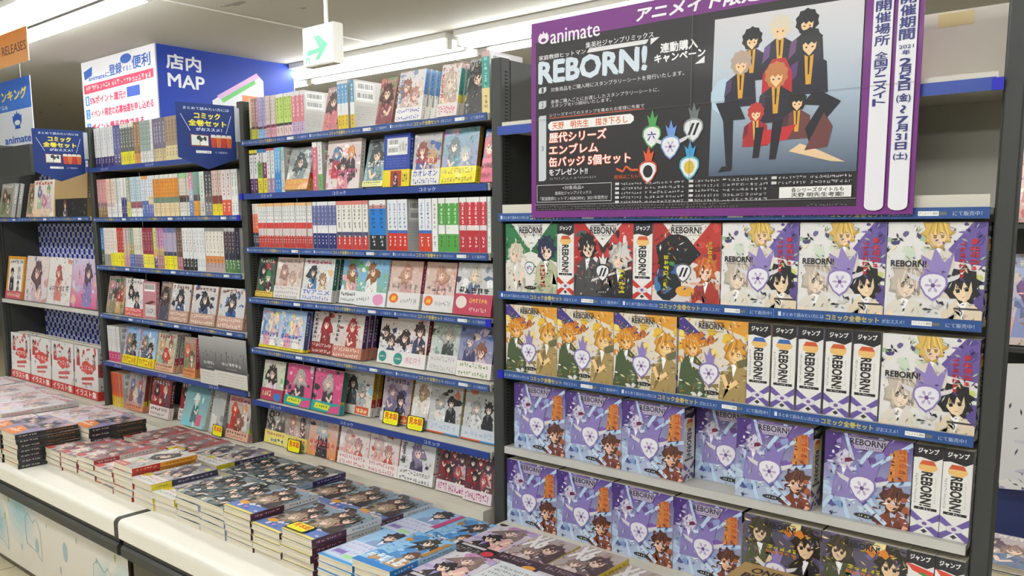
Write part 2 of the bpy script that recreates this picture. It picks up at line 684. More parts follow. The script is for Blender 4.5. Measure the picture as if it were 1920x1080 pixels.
def face_row(bay, shelf_word, z, books, Y=0.012, lean=11, start=1, setback=(99, 0)):
    """books: (x0, x1, h, t, copies, desc, front fn, spine colour/segs, band, group extra)"""
    idx = start
    for bi, bk in enumerate(books):
        x0, x1, h, t, cp, desc, fr, sp, band = bk[:9]
        dy = (bk[9] if len(bk) > 9 else 0.0) + (setback[1] if bi >= setback[0] else 0)
        ln = math.radians(bk[10] if len(bk) > 10 else lean)
        key = 'fc_%s_%s_%d' % (bay.split()[0], shelf_word, bi)
        spn = sp if callable(sp) else (spine_art(sp, '444') if isinstance(sp, list) else (lambda a, c=sp: (a.R(0, 0, 1, 1, c), a.marks(.25, .4, .75, .92, 7, 'f2f2f2' if sum(lin(c)) < 1.2 else '444', vertical=True, dens=3))))
        ms = book_meshes(key, x1 - x0, h, t, fr, spn, back_art, band)
        for c in range(cp):
            yy = Y + dy + c * (t + .0055) / math.cos(ln)
            pos = 'front copy' if cp > 1 and c == 0 else ('back copy %s' % 'ABCD'[c - 1:c] if cp > 1 else 'face-out')
            pos = pos if cp < 2 or c == 0 else ('copy behind' if c == 1 else 'rearmost copy')
            lab = ('%s, %s %s, %s shelf of %s bookcase' % (desc, ordinal(idx), pos, shelf_word, bay)).replace('  ', ' ')
            put_book('comic_book', ms, (x0, yy, z + .0004 + (t + .003) * math.sin(ln)), (-ln, 0, 0), lab, 'face-out books on %s shelf of %s bookcase' % (shelf_word, bay))
        idx += 1
    return idx

# ------------------------------------------------------------------ the setting
FL = -1.05
CE = 1.03


def build_shell():
    m = MB()
    m.box(-8, -6, FL - .06, 8, 8, FL - .008, '6e6552')
    floor = structure('floor', m, M_GROUT)
    g = MB()
    g.box(.003, .003, -.008, .447, .447, 0, 'c9bf9f')
    tile = g.mesh('floor_tile', M_FLOOR)
    for i in range(-3, 5):
        for j in range(-6, 2):
            o = link('tile', tile, floor, (i * .45 + .02, j * .45 - .06, FL))
    m = MB()
    m.box(-8, -6, CE, 8, 8, CE + .1, 'c4c1b7')
    structure('ceiling', m, M_CEIL)
    m = MB()
    m.box(-8, 7.0, FL, 8, 7.1, CE, 'cfcac0')
    structure('wall_back', m, M_WALL)
    m = MB()
    m.box(-8.1, -6, FL, -8, 7.1, CE, 'cfcac0')
    structure('wall_left', m, M_WALL)
    # ceiling board joints seen near the poster
    k = 1
    for x in (-.6, 1.35, 3.3):
        m = MB()
        m.box(x, -2, CE - .004, x + .012, 6.9, CE + .001, 'aaa')
        structure('trim_%d' % k, m, M_FIX)
        k += 1
    m = MB()
    m.box(-8, 3.4, CE - .16, 8, 3.5, CE - .001, 'aaa')
    structure('trim_%d' % k, m, M_WALL)


build_shell()


def build_lights():
    n = 0
    rows = [(-1.55, [(-1.9, -.35), (-.3, 1.25), (1.3, 2.85), (2.9, 4.45)], 'above the aisle in front of the bookcases'),
            (.34, [(-3.5, -1.95), (-1.9, -.35), (-.3, 1.25), (1.3, 2.85), (2.9, 4.45)], 'above the row of bookcases'),
            (2.16, [(-3.3, -1.68), (-1.64, -.09), (-.03, 1.52), (1.58, 3.13), (3.2, 4.75)], 'behind the bookcases'),
            (4.4, [(-4.6, -3.0), (-2.9, -1.35)], 'far behind the map pillar'),
            (-3.5, [(-.3, 1.25), (1.3, 2.85), (2.9, 4.45)], 'over the far side of the aisle')]
    for y, segs, where in rows:
        for i, (x0, x1) in enumerate(segs):
            t = thing('ceiling_light', 'white twin-tube ceiling light, %s from left %s' % (ordinal(i + 1), where), 'ceiling light', ((x0 + x1) / 2, y, CE), 'fluorescent ceiling lights')
            m = MB()
            m.box(x0, y - .16, CE - .03, x1, y + .16, CE - .0005, 'e4e2da')
            part('housing', m, M_FIX, t)
            m = MB()
            m.box(x0, y - .012, CE - .075, x1, y + .012, CE - .0305, '888')  # added grey strip standing for the darker gap between the bright tubes
            part('gap_line', m, M_GAPLINE, t)
            for s in (-1, 1):
                m = MB()
                m.tube((x0 + .03, y + s * .12, CE - .062), (x1 - .03, y + s * .12, CE - .062), .022, 10)
                part('tube', m, M_TUBE, t, True)
                for e in (x0 + .004, x1 - .028):
                    m = MB()
                    m.box(e, y + s * .12 - .016, CE - .08, e + .024, y + s * .12 + .016, CE - .031, '888')
                    part('socket', m, M_FIX, t)


build_lights()

# ------------------------------------------------------------------ shelf label strips
SW = 0.322


def strip_long(w=1.0, h=0.0165, col='2a4d8c'):
    mb = MB()
    mb.box(0, -.002, 0, w, 0, h, col)
    a = Art(w, h, 1)
    for k in range(3):
        o = k * SW + .006
        if k:
            a.rect(o - .007, 0, o - .0062, h, '6f8fc4')
        a.rect(o + .002, .005, o + .007, .0125, 'dfe6f2')
        a.text('まとめて読みたい方には', o + .010, .0048, o + .082, .0118, 'b4c2dc', bold=.02)
        a.text('コミック全巻セット', o + .086, .0035, o + .172, .0132, 'cdbc5c', bold=.04)
        a.text('がおススメ！', o + .177, .0045, o + .211, .0115, 'b4c2dc', bold=.02)
        a.rect(o + .222, .0045, o + .252, .0118, 'f2f2ee')
        a.text('アニメイト通販', o + .2235, .0062, o + .2505, .0102, '44506a')
        a.rect(o + .253, .0055, o + .263, .0108, '6b6f6e')
        a.text('にて販売中！', o + .272, .0045, o + .312, .0115, 'b4c2dc', bold=.02)
    a.emit(mb, (0, -.002, 0), (1, 0, 0), (0, 0, 1), (0, -1, 0))
    return mb.mesh('label_strip', M_PRINT)


def strip_short(w=1.0, h=0.0165):
    mb = MB()
    mb.box(0, -.002, 0, w, 0, h, '24408a')
    a = Art(w, h, 1)
    for k in range(3):
        o = k * .33 + .09
        a.text('コミック', o, .003, o + .055, .0125, 'dfe6f4', bold=.02)
    a.emit(mb, (0, -.002, 0), (1, 0, 0), (0, 0, 1), (0, -1, 0))
    return mb.mesh('label_strip', M_PRINT)


STRIPS = {'long': strip_long(.968), 'short': strip_short(.968), 'plain': None, 'D': strip_long(.972, .0175, '28508f')}
mbp = MB()
mbp.box(0, -.002, 0, .968, 0, .019, '2746a0')
STRIPS['blue'] = mbp.mesh('label_strip', M_PRINT)
DEPTH = 0.18


def upright(x, parent, top=.355, wd=.03, bot=-.712):
    m = MB()
    m.box(x, 0, bot, x + wd, .032, top, '4a4c48', bev=.0025)
    u = part('upright', m, M_DARK, parent)
    m = MB()
    z = top - .03
    while z > bot + .02:
        m.box(x + wd - .0004, .013, z, x + wd + .0003, .023, z + .0028, '0c0c0b')
        z -= .0078
    s = part('slot_column', m, M_SLOT, u)
    s['kind'] = 'stuff'
    m = MB()
    m.box(x + wd - .007, .0325, bot, x + wd, DEPTH, top - .002, '4a4c48')
    part('side_panel', m, M_DARK, parent)


def bookcase(x, label, shelves, deck, back_mat, last=False, caps=()):
    t = thing('bookcase', label, 'bookcase', (x + .5, .1, FL), 'grey bookcases standing side by side')
    upright(x, t)
    if last:
        m = MB()
        m.box(x + 1.0, 0, -.712, x + 1.027, .028, .42, '4a4c48', bev=.0025)
        part('upright', m, M_DARK, t)
    m = MB()
    m.box(x + .993, .0325, -.712, x + 1.0, DEPTH if not last else .16, .353, '4a4c48')
    part('side_panel', m, M_DARK, t)
    m = MB()
    m.box(x + .031, DEPTH, -.712, x + .992, DEPTH + .006, .35, 'ccc')
    part('back_panel', m, back_mat, t)
    for (z, kind, sm) in shelves:
        m = MB()
        m.box(x + .031, .0025, z - .010, x + .992, DEPTH - .001, z, 'ccc')
        m.box(x + .031, .0025, z - .016, x + .992, .006, z - .010, 'ccc')
        if kind == 'blue':
            m.box(x + .031, .001, z, x + .992, .0025, z + .011, 'ccc')
        if kind == 'D' and z > 0:
            m.box(x + .031, .001, z, x + .992, .0025, z + .02, 'ccc')
        sh = part('shelf', m, sm, t)
        if STRIPS.get(kind):
            me = STRIPS[kind]
            off = Vector(sh.location) + Vector(t.location)
            link('label_strip', me, sh, (x + .022 - 0, -.002, z - .0165))
    for (cx, cz) in caps:
        m = MB()
        m.box(cx, -.0075, cz - .0172, cx + .016, -.0046, cz + .0006, '1216b4')
        part('end_cap', m, M_MATT, t)
    z, y = deck
    m = MB()
    m.box(x + .031, y, FL + .02, x + .992, DEPTH - .001, z, 'ccc')
    part('base_deck', m, M_SHELF, t)
    return t


bookcase(-1.0, 'grey bookcase at the far left end, with blue checkered backing', [(.03, 'long', M_SHELF), (-.33, None, M_GREY)], (-.69, -.025), M_SHADEBACK)
bookcase(0.0, 'second grey bookcase from left, three rows of spines above face-out comics', [(.207, 'short', M_SHELF), (.026, 'long', M_SHELF), (-.151, 'long', M_SHELF), (-.332, 'long', M_SHELF), (-.514, 'short', M_SHELF)], (-.688, -.025), M_SHADEBACK, caps=((.986, .026),))
bookcase(1.0, 'third grey bookcase from left, six shelves of paperbacks, beside the purple poster', [(.242, 'long', M_SHELF), (.088, 'short', M_SHELF), (-.069, 'long', M_SHELF), (-.219, 'long', M_SHELF), (-.372, 'long', M_SHELF), (-.533, 'short', M_SHELF)], (-.668, -.03), M_SHADEBACK, caps=((1.005, .088), (1.985, -.219)))
bookcase(2.0, 'grey bookcase behind the purple poster, filled with thick comic volumes', [(.206, 'blue', M_SHELF), (.019, 'D', M_SHELF), (-.153, 'D', M_SHELF), (-.333, 'D', M_SHELF), (-.511, None, M_GREY)], (-.69, -.03), M_BACK, last=True, caps=((2.985, .206), (2.02, -.333)))

# ------------------------------------------------------------------ display table
T_TOP = -.70


def build_table():
    segs = [(-1.72, .270, 'far left'), (.290, 1.272, 'middle'), (1.292, 2.272, 'second from right'), (2.292, 3.28, 'rightmost')]
    for i, (x0, x1, nm) in enumerate(segs):
        t = thing('display_table', '%s low white display table section carrying stacked books in front of bookcases' % nm, 'display table', ((x0 + x1) / 2, -.3, FL), 'low display tables in front of bookcases')
        # rounded front edge profile extruded along X
        prof = [(-.032, T_TOP), (-.545, T_TOP)]
        for k in range(1, 7):
            a = math.pi / 2 * k / 6
            prof.append((-.545 - .014 * math.sin(a), T_TOP - .014 + .014 * math.cos(a)))
        prof += [(-.559, T_TOP - .046), (-.54, T_TOP - .046), (-.032, T_TOP - .046)]
        m = MB()
        n = len(prof)
        for k in range(n):
            p, q = prof[k], prof[(k + 1) % n]
            m.face([(x0, p[0], p[1]), (x0, q[0], q[1]), (x1, q[0], q[1]), (x1, p[0], p[1])], (.8, .8, .8))
        m.face([(x0, p[0], p[1]) for p in prof[::-1]], (.8, .8, .8))
        m.face([(x1, p[0], p[1]) for p in prof], (.8, .8, .8))
        part('tabletop', m, M_LAM, t)
        m = MB()
        m.box(x0, -.548, T_TOP - .064, x1, -.05, T_TOP - .052, '4a4c48')
        part('rail', m, M_DARK, t)
        m = MB()
        m.box(x0, -.556, T_TOP - .098, x1, -.53, T_TOP - .066, '4a4c48', bev=.006)
        part('rail', m, M_DARK, t)
        m = MB()
        m.box(x0 + .004, -.53, FL + .03, x1 - .004, -.524, T_TOP - .098, '4c4640')
        p = part('front_panel', m, M_DARKPANEL if i > 1 else M_MATT, t)
        if i <= 1:
            w, h = x1 - x0 - .008, (T_TOP - .098) - (FL + .03)
            a = Art(w, h, 5)
            a.grad(0, 0, 1, 1, 'd9d5cc', 'd6d0c4')
            r = random.Random(4)
            for (u, v, s) in ((.30, .86, .3), (.12, .5, .2), (.90, .28, .3), (.98, .5, .2)):
                c0, c1 = lin('d7d3c9'), lin('86b8c8')
                for q in range(12):
                    f = q / 11
                    a.blob((u + .01 * math.sin(q * 2.1)) * w, (v + .03 * math.cos(q * 1.7)) * h, s * h * (2.1 - 1.7 * f), s * h * (2.0 - 1.6 * f), tuple(c0[i] + (c1[i] - c0[i]) * f * .8 for i in range(3)), n=22, j=.05)
            for (u, v, s) in ((.42, .45, .1), (.62, .58, .13), (.58, .3, .05), (.7, .82, .04), (.5, .8, .035), (.82, .7, .04), (.3, .3, .05)):
                a.blob(u * w, v * h, s * h * .55, s * h, '9fb6ba', n=14, j=.08)
            for (u, v) in ((.22, .9), (.18, .62), (.93, .86)):
                a.blob(u * w, v * h, .02 * h, .05 * h, '9db24c', n=10, j=.1)
            for (u, v, s) in ((.40, .46, .5), (.86, .3, .55), (.15, .3, .4)):
                x, y, s = u * w, v * h, s * h
                a.stroke([(x - .5 * s, y - .1 * s), (x - .5 * s, y + .6 * s), (x - .3 * s, y + .75 * s), (x, y + .55 * s), (x + .2 * s, y + .7 * s), (x + .45 * s, y + .4 * s), (x + .45 * s, y - .4 * s), (x + .1 * s, y - .2 * s), (x - .5 * s, y - .1 * s)], .0022, '7d96a4')
            mm = MB()
            a.emit(mm, (x0 + .004, -.53, FL + .03), (1, 0, 0), (0, 0, 1), (0, -1, 0))
            part('panel_print', mm, M_MATT, p)
    for k, x in enumerate((.270, 1.272, 2.272)):
        m = MB()
        prof = [(-.032, T_TOP + .0008), (-.545, T_TOP + .0008)]
        for q in range(1, 7):
            a = math.pi / 2 * q / 6
            prof.append((-.545 - .0148 * math.sin(a), T_TOP - .014 + .0148 * math.cos(a)))
        prof += [(-.5598, T_TOP - .047), (-.032, T_TOP - .047)]
        n = len(prof)
        x0, x1 = x + .0004, x + .0196
        for q in range(n):
            p, w_ = prof[q], prof[(q + 1) % n]
            m.face([(x0, p[0], p[1]), (x0, w_[0], w_[1]), (x1, w_[0], w_[1]), (x1, p[0], p[1])], (.1, .1, .1))
        m.face([(x0, p[0], p[1]) for p in prof[::-1]], (.1, .1, .1))
        m.face([(x1, p[0], p[1]) for p in prof], (.1, .1, .1))
        o = link('joint_strip', m.mesh('joint_strip', M_DARK))
        tag(o, '%s dark joint strip between white display tables' % ('far-left', 'visible front-edge', 'right-hand')[k], 'strip', 'joint strips between display tables')


M_DARKPANEL = mat('brown_grey_panel', '57524a', 0.5, noise=(14, 0.12))
build_table()

# ------------------------------------------------------------------ spine-out paperbacks
WH = 'ecebe6'
CR = 'e6dfcc'
GY = 'c9c9c8'
spine_row('second', 0, .207, [
    (6, 167, 208.5, 'white paperback with navy and pink foot', [(.74, 'd9dbdc'), (.26, '2a2568')], '9aa0a8'),
    (2, 208.5, 222, 'slate purple paperback', [(.8, '5c5f94'), (.2, '4a4a80')], 'b8b8d8'),
    (5, 222, 251, 'black and white paperback with yellow foot', [(.1, 'd8d8d0'), (.58, '5b5e5c'), (.32, 'e2d61c')], 'e8e8e0'),
    (2, 251, 263, 'brown spined paperback', [(.75, '96714f'), (.25, 'd79a4e')], 'e8d8b0'),
    (4, 263, 283, 'grey-green paperback with white foot', [(.72, '98aaa2'), (.28, 'dedfdc')], '50605c'),
    (1, 283, 287, 'thin white paperback', [(1, 'e4e4e4')], '888888'),
    (4, 287, 310, 'dark violet paperback with tan foot', [(.7, '6f6a80'), (.3, 'cdbb8e')], 'd8d0e0'),
    (4, 310, 332, 'tan spined paperback', [(.66, 'a08b72'), (.34, 'd8c99a')], '5a4636'),
    (6, 332, 370, 'cream spined paperback', [(.7, 'cfc4ae'), (.3, 'e4dcc6')], '776655'),
    (7, 370, 420, 'pale grey paperback', [(.75, 'cfd0d0'), (.25, '9aa6b8')], '777777'),
], .142, .036, .955, shelf_word='top')
spine_row('second', 1, .026, [
    (4, 173, 194, 'pink striped paperback with brown foot', [(.62, 'cf8f90'), (.1, '8a6a78'), (.28, '8a6a34')], 'f6e6e2'),
    (4, 194, 213, 'peach and white paperback', [(.62, 'e8cdb8'), (.1, 'cdb8b4'), (.28, 'e6e4e2')], 'b07070'),
    (3, 213, 228, 'white paperback with grey edges', [(.66, 'd4d9d6'), (.34, 'e9e9e8')], '707a80'),
    (2, 228, 240, 'white paperback with navy foot', [(.5, 'e2e3df'), (.5, '2c2f78')], 'd8d8e8'),
    (1, 240, 248, 'grey paperback with lime foot', [(.62, '9a9f8e'), (.38, 'cdd06a')], 'eeeecc'),
    (4, 248, 273, 'pale blue paperback with white foot', [(.62, 'b8cdd6'), (.16, '9a5e66'), (.22, 'e8e6e2')], '5f7f90'),
    (2, 273, 286, 'white paperback with orange head and blue foot', [(.08, 'e8a052'), (.53, 'd6dde6'), (.39, '5470b4')], '7a8698'),
    (2, 286, 297, 'white paperback with lavender lower half', [(.5, 'd5dbe8'), (.2, 'd8c4a0'), (.3, '6a70b0')], '6a74a0'),
    (11, 297, 348, 'orange spined paperback', [(.1, 'd9dcd6'), (.44, 'df9130'), (.14, '6e8a78'), (.32, 'e6cfa4')], '9a5c1c'),
    (4, 348, 367, 'cream paperback with dark lower picture', [(.12, '9ccc98'), (.4, 'd9d3c4'), (.16, '463c38'), (.32, 'dfded2')], 'c08a70'),
    (1, 367, 375, 'pink and blue paperback', [(.4, 'c88aa4'), (.25, 'a8b8c8'), (.35, '6a82bc')], 'ffffff'),
    (3, 375, 387, 'teal paperback with orange foot', [(.52, '74aa9e'), (.14, '4a4e50'), (.34, 'e2a23c')], 'd05a6a'),
    (1, 387, 395, 'white and green paperback', [(.6, 'd6e0d6'), (.4, 'c9c9c4')], '6a8a70'),
    (2, 395, 407, 'black and white checked paperback', [(.5, '3e4246'), (.2, '6a5a5c'), (.3, '7d7f84')], 'e6e6e6'),
    (3, 408, 425, 'blush paperback with yellow foot', [(.56, 'd6bfb2'), (.18, '7c3c36'), (.26, 'e6cf22')], '8a6a5a'),
    (2, 425, 440, 'white paperback with red strip', [(.66, 'e2dedd'), (.34, 'd85a3c')], 'c04a5a'),
    (2, 440, 451, 'plain white paperback', [(1, 'e6e6e2')], '6a8a80'),
], .138, .036, .965, shelf_word='second')
spine_row('second', 2, -.151, [
    (1, 180, 187, 'bright blue paperback', [(.6, '3f74b0'), (.4, '44504c')], 'e0e8f4'),
    (3, 187, 202, 'pinkish white paperback', [(.7, 'ddd6d2'), (.3, 'a09a92')], 'a08088'),
    (3, 202, 218, 'white paperback with yellow foot', [(.66, 'e2dcd4'), (.34, 'e6dc2c')], 'b07a6a'),
    (2, 218, 232, 'red paperback with yellow foot', [(.64, 'b8281f'), (.36, 'ecdf12')], 'f0c0b0'),
    (2, 232, 245, 'dusty pink paperback', [(.45, 'b9a0a2'), (.25, 'c2ad94'), (.3, 'c08a92')], 'eee0e0'),
    (2, 245, 254, 'sage green paperback with blue foot', [(.4, '8aa08c'), (.28, 'a89a5c'), (.32, '2f6ab4')], 'e8e8d8'),
    (4, 254, 273, 'ivory paperback with violet foot', [(.68, 'e0dccd'), (.32, '70648c')], '6a5a4a'),
    (4, 273, 295, 'dark red paperback with yellow foot', [(.66, '8e3040'), (.34, 'ebe04a')], 'e8c8cc'),
    (1, 295, 302, 'lime green paperback', [(.55, 'cbd97a'), (.2, 'd8a070'), (.25, '55505a')], '6a8a3a'),
    (3, 302, 317, 'magenta and pink paperback', [(.48, 'b0709a'), (.2, 'b8a068'), (.32, 'a8727e')], 'f4e0ec'),
    (4, 317, 340, 'lavender paperback with yellow foot', [(.12, '5f6a98'), (.46, 'a3a2c0'), (.1, '4c5060'), (.32, 'ece01c')], 'e89a9a'),
    (2, 341, 352, 'brown paperback with pink foot', [(.7, '5f4840'), (.3, 'a86a70')], 'c8b0a0'),
    (4, 352, 378, 'white paperback with black foot', [(.72, 'dde0e0'), (.28, '22221f')], 'a87a80'),
    (3, 378, 393, 'plain pale grey paperback', [(1, 'dfe2e4')], '8a9098'),
    (5, 393, 425, 'white paperback with orange picture foot', [(.08, '8a8c88'), (.56, 'e2ddd2'), (.16, 'd28a50'), (.2, 'b8a0a0')], '8a8a88'),
    (3, 426, 444, 'navy paperback with green foot', [(.08, 'b0b0b0'), (.64, '2d2c40'), (.28, '4d7a44')], 'c0a080'),
    (1, 444, 452, 'black paperback with green foot', [(.7, '16182e'), (.3, '3f6a40')], '8a8aa0'),
], .138, .036, .965, shelf_word='third')
spine_row('third', 0, .242, [
    (1, 470.5, 474, 'thin cream paperback', [(.7, 'd8d2b4'), (.3, '8a9a4a')], '888866'),
    (3, 474, 486, 'rust brown paperback with yellow foot', [(.68, 'a87a70'), (.06, '4a3a44'), (.26, 'c9c63a')], 'f0dcd4'),
    (3, 486, 501, 'lilac paperback with blue foot', [(.7, 'a79ec2'), (.06, '5a3a4a'), (.24, '96bede')], '6a5a9a'),
    (4, 501, 521, 'beige pink paperback', [(.68, 'cfc0bc'), (.07, '8a3a5a'), (.25, 'd89aa6')], '8a7a6a'),
    (4, 521, 551, 'lime paperback with pink foot', [(.08, 'dedede'), (.6, 'b4cc66'), (.06, '333333'), (.26, 'e0c6c4')], '6a8a2a'),
    (3, 551, 573, 'rose pink paperback', [(.1, 'dcdcdc'), (.6, 'cc7a86'), (.3, 'c0a8c8')], 'f8e4e6'),
], .118, 1.046, 1.309, shelf_word='top')
spine_row('third', 0, .242, [
    (3, 634, 655, 'blue paperback with yellow foot', [(.06, 'e0e0e0'), (.4, '5f9ac4'), (.24, 'dfe3e4'), (.3, 'd8bb2a')], 'f0f4f8'),
    (1, 657, 665, 'teal blue paperback with yellow foot', [(.46, '5a94b0'), (.24, 'dfe3e4'), (.3, 'd0b02a')], 'f0f4f8'),
], .124, 1.452, 1.518, shelf_word='top', start=20)
spine_row('third', 0, .242, [
    (1, 904, 919, 'teal paperback with cream foot', [(.09, 'c9a8a8'), (.5, '3f9a90'), (.41, 'e0cd90')], 'c8ece4'),
], .135, 1.962, 1.986, shelf_word='top', start=32)
spine_row('third', 1, .088, [
    (2, 459, 477, 'white paperback with purple foot', [(.08, 'e6d63a'), (.03, '222222'), (.55, 'e0e1e4'), (.34, '4a1f58')], '444444'),
    (1, 478, 489, 'white and green paperback with yellow foot', [(.08, '3f78b8'), (.22, 'e2e2e4'), (.36, '78a850'), (.34, 'dccf26')], '444444'),
    (1, 489, 499, 'white and maroon paperback with yellow foot', [(.08, '3f78b8'), (.22, 'e2e2e4'), (.36, '7c2f4c'), (.34, 'dccf26')], 'eeeeee'),
    (2, 500, 516, 'white paperback with mauve foot', [(.05, 'c84a4a'), (.62, 'e2e2e4'), (.33, 'a78aa4')], '555555'),
    (2, 516, 531, 'sky blue paperback', [(.5, '6fb0de'), (.5, '3f86cc')], 'e4f2fc'),
    (1, 531, 538, 'pale aqua paperback', [(.3, '9ec4c4'), (.7, 'cfd6d4')], '6a8a8a'),
], .126, 1.036, 1.205, shelf_word='second')
spine_row('third', 1, .088, [
    (1, 588, 597, 'pink and white leaning paperback', [(.1, 'e4e2e0'), (.9, 'd06a80')], 'f6e6ea'),
    (1, 597, 605, 'white paperback with green foot', [(.66, 'e2e2df'), (.34, '78b068')], 'a07a98'),
], .13, 1.338, 1.378, shelf_word='second', start=11)
spine_row('third', 2, -.069, [
    (3, 470, 485, 'orange paperback with navy foot', [(.24, 'd8d2cc'), (.43, 'd8613c'), (.33, '2b3450')], 'f4e4dc'),
    (20, 485, 608, 'white paperback with red stripe and red foot', [(.07, 'e2b478'), (.37, 'e0e2e2'), (.13, 'dc3c38'), (.16, 'cfc4c2'), (.27, 'b8362f')], '55595c'),
    (6, 609, 657, 'white and navy paperback', [(.08, 'e4e5e6'), (.42, '5a6296'), (.17, 'e4e5e6'), (.33, '1f2a72')], 'c9cfe4'),
    (6, 658, 719, 'white paperback with red foot', [(.08, 'd07a70'), (.56, 'e4e2dc'), (.1, '4a4a6a'), (.26, 'c03a36')], '555550'),
    (2, 721, 752, 'bright blue paperback with black foot', [(.1, 'e6e6e4'), (.07, 'c08a80'), (.53, '1f78c8'), (.3, '23282a')], '0c3a70'),
    (4, 754, 790, 'white paperback with red and orange foot', [(.6, 'dfe3e8'), (.06, '3f6ab0'), (.34, 'c8301e')], '4a78b4'),
    (1, 790, 793, 'thin white paperback', None, None),
    (2, 809, 830, 'white paperback with blue dot and red foot', [(.6, 'dfe3e8'), (.06, '2f6ab8'), (.34, 'cc3a22')], '4a78b4'),
    (1, 831, 840, 'plain white tall paperback', [(1, 'e6e7e4')], '8a8c88'),
    (3, 841, 872, 'green and white paperback', [(.1, 'e6e8e4'), (.4, '4fa042'), (.17, 'e8ebe6'), (.33, '4c9c40')], 'e4f4e0'),
    (4, 874, 914, 'red and white paperback', [(.09, 'e8e6e4'), (.42, 'c4303a'), (.09, 'dcd6d4'), (.4, 'b82c36')], 'f6e0e0'),
    (1, 915, 920, 'thin pale green paperback', [(1, 'd9e4dc')], '7a9a8a'),
], .127, 1.036, 1.985, shelf_word='third')

# ------------------------------------------------------------------ face-out comics
C = cover_fn


def text_band(col, lines, tc):
    def fn(a):
        n = len(lines)
        for i, s in enumerate(lines):
            v1 = 1 - (i + .12) / n
            v0 = 1 - (i + .88) / n
            if s is None:
                a.marks(.06, v0, .94, v1, 11, tc, dens=3)
            else:
                a.T(s, .06, v0, .94, v1, tc, bold=.03)
    return fn


# far-left bookcase
face_row('far-left', 'upper', .03, [
    (-.955, -.81, .15, .016, 2, 'muted green comic', C(('9a968c', '8c947c'), ['6a4038', '4a3a34'], ['6a7a5c', '8a8a74'], 'dddddd'), 'a2a2a0', None),
    (-.70, -.575, .145, .014, 2, 'olive and pink illustrated comic', C(('8f8a6a', 'cda08c'), ['5a5a3a', 'c8b89a'], ['7a8460', 'cfa8a0'], 'c03a44'), 'a8a8a4', None, .02),
    (-.565, -.365, .15, .014, 1, 'white comic with colourful figures', C(('e6e4e2', 'e2c8a0'), ['6a7ab0', '70a070', 'c07a90'], ['a0c0a8', 'c9b0c8', 'e0c8b8'], 'c84a4a'), 'd8c088', None, .0, 6),
    (-.35, -.06, .165, .02, 1, 'tan brown album with black lower half', lambda a: (a.R(0, 0, 1, 1, 'b09466'), a.R(0, 0, 1, .42, '1f2024'), a.figure(.32, .27, .17, '7a3a34', '55505c'), a.splash(['4a4652', '6a5a5c', '3a3a48'], 10, .06, (.5, .05, .95, .35))), '8a7048', None, .0, 4),
])
face_row('far-left', 'lower', -.33, [
    (-.955, -.765, .19, .018, 1, 'orange-edged comic with four picture panels', lambda a: (a.R(0, 0, 1, 1, 'd8962e'), a.R(.1, .18, .92, .93, 'e8e4e0'), a.marks(.15, .82, .9, .92, 7, '333'), a.figure(.3, .62, .16, '2c2c30', '33343a'), a.figure(.7, .66, .15, 'b8a8a8', 'a8a4ac'), a.figure(.3, .36, .11, '2a2a30', '4a4a52'), a.R(.5, .2, .92, .46, 'f2f2f0'), a.figure(.7, .36, .11, '26262a', '33333a'), a.R(0, 0, 1, .18, 'c85a68'), a.marks(.1, .04, .9, .15, 8, 'f4e4c0')), 'd8962e', None, 0, 9),
    (-.74, -.51, .195, .018, 1, 'pale cover with large soft dark-haired face', C(('e0d4cc', 'd9cfd6'), ['6a5058'], ['c8b0b8'], '888888', ['c99a90', '7a88b0'], 'none', [(.52, .66, .42)]), 'd8d4cc', None, 0, 9),
    (-.505, -.285, .195, .018, 1, 'white cover with red long-haired figure', C(('e4e0dc', 'dedbd9'), ['b05a52'], ['cf8078'], '8a8a8a', ['dcb0a8', 'e8e4e0'], 'bottom', [(.45, .68, .26)], 6), 'd8d8d4', None, 0, 9),
    (-.28, -.05, .195, .02, 1, 'lilac and pink cover with dark-haired figure', C(('ccc6dc', 'd05a86'), ['5a5260'], ['8a80b4'], 'd8d8e8', ['c94a7a', 'e0b8a0', 'b0b4d0'], 'none', [(.62, .72, .3)]), 'c9a8bc', None, 0, 9),
])


def red_burst(a):
    a.R(0, 0, 1, 1, 'e2dfdd')
    a.splash(['c9d2d8', 'd8c8c4', 'b0bcc4', '8f9aa2'], 16, .07)
    a.splash(['c83a34', 'd25048'], 9, .06, (.2, .7, .9, .98))
    a.figure(.16, .86, .1, '3a2a2c', 'b83a38')
    a.figure(.84, .82, .08, '3a3034', '8a5a58')
    a.blob(.55 * a.w, .58 * a.h, .3 * a.w, .12 * a.h, 'd2463c', n=22, j=.25)
    a.marks(.3, .52, .8, .64, 5, 'f0e6e2', dens=3)
    a.P([(.3, .32), (.85, .38), (.8, .44), (.32, .38)], 'c94840')
    a.P([(.35, .24), (.75, .28), (.75, .32), (.3, .28)], 'cc5850')


face_row('far-left', 'bottom', -.69, [
    (-.955 + i * .222, -.745 + i * .222, .205, .03, 2, 'white annual with red starburst', red_burst, [(.3, 'd8d6d4'), (.25, 'b8444a'), (.45, 'd4d2d0')], (.17, 'c8302c', text_band('', ['イラスト集'], 'f4ece8')), 0, 3) for i in range(4)])

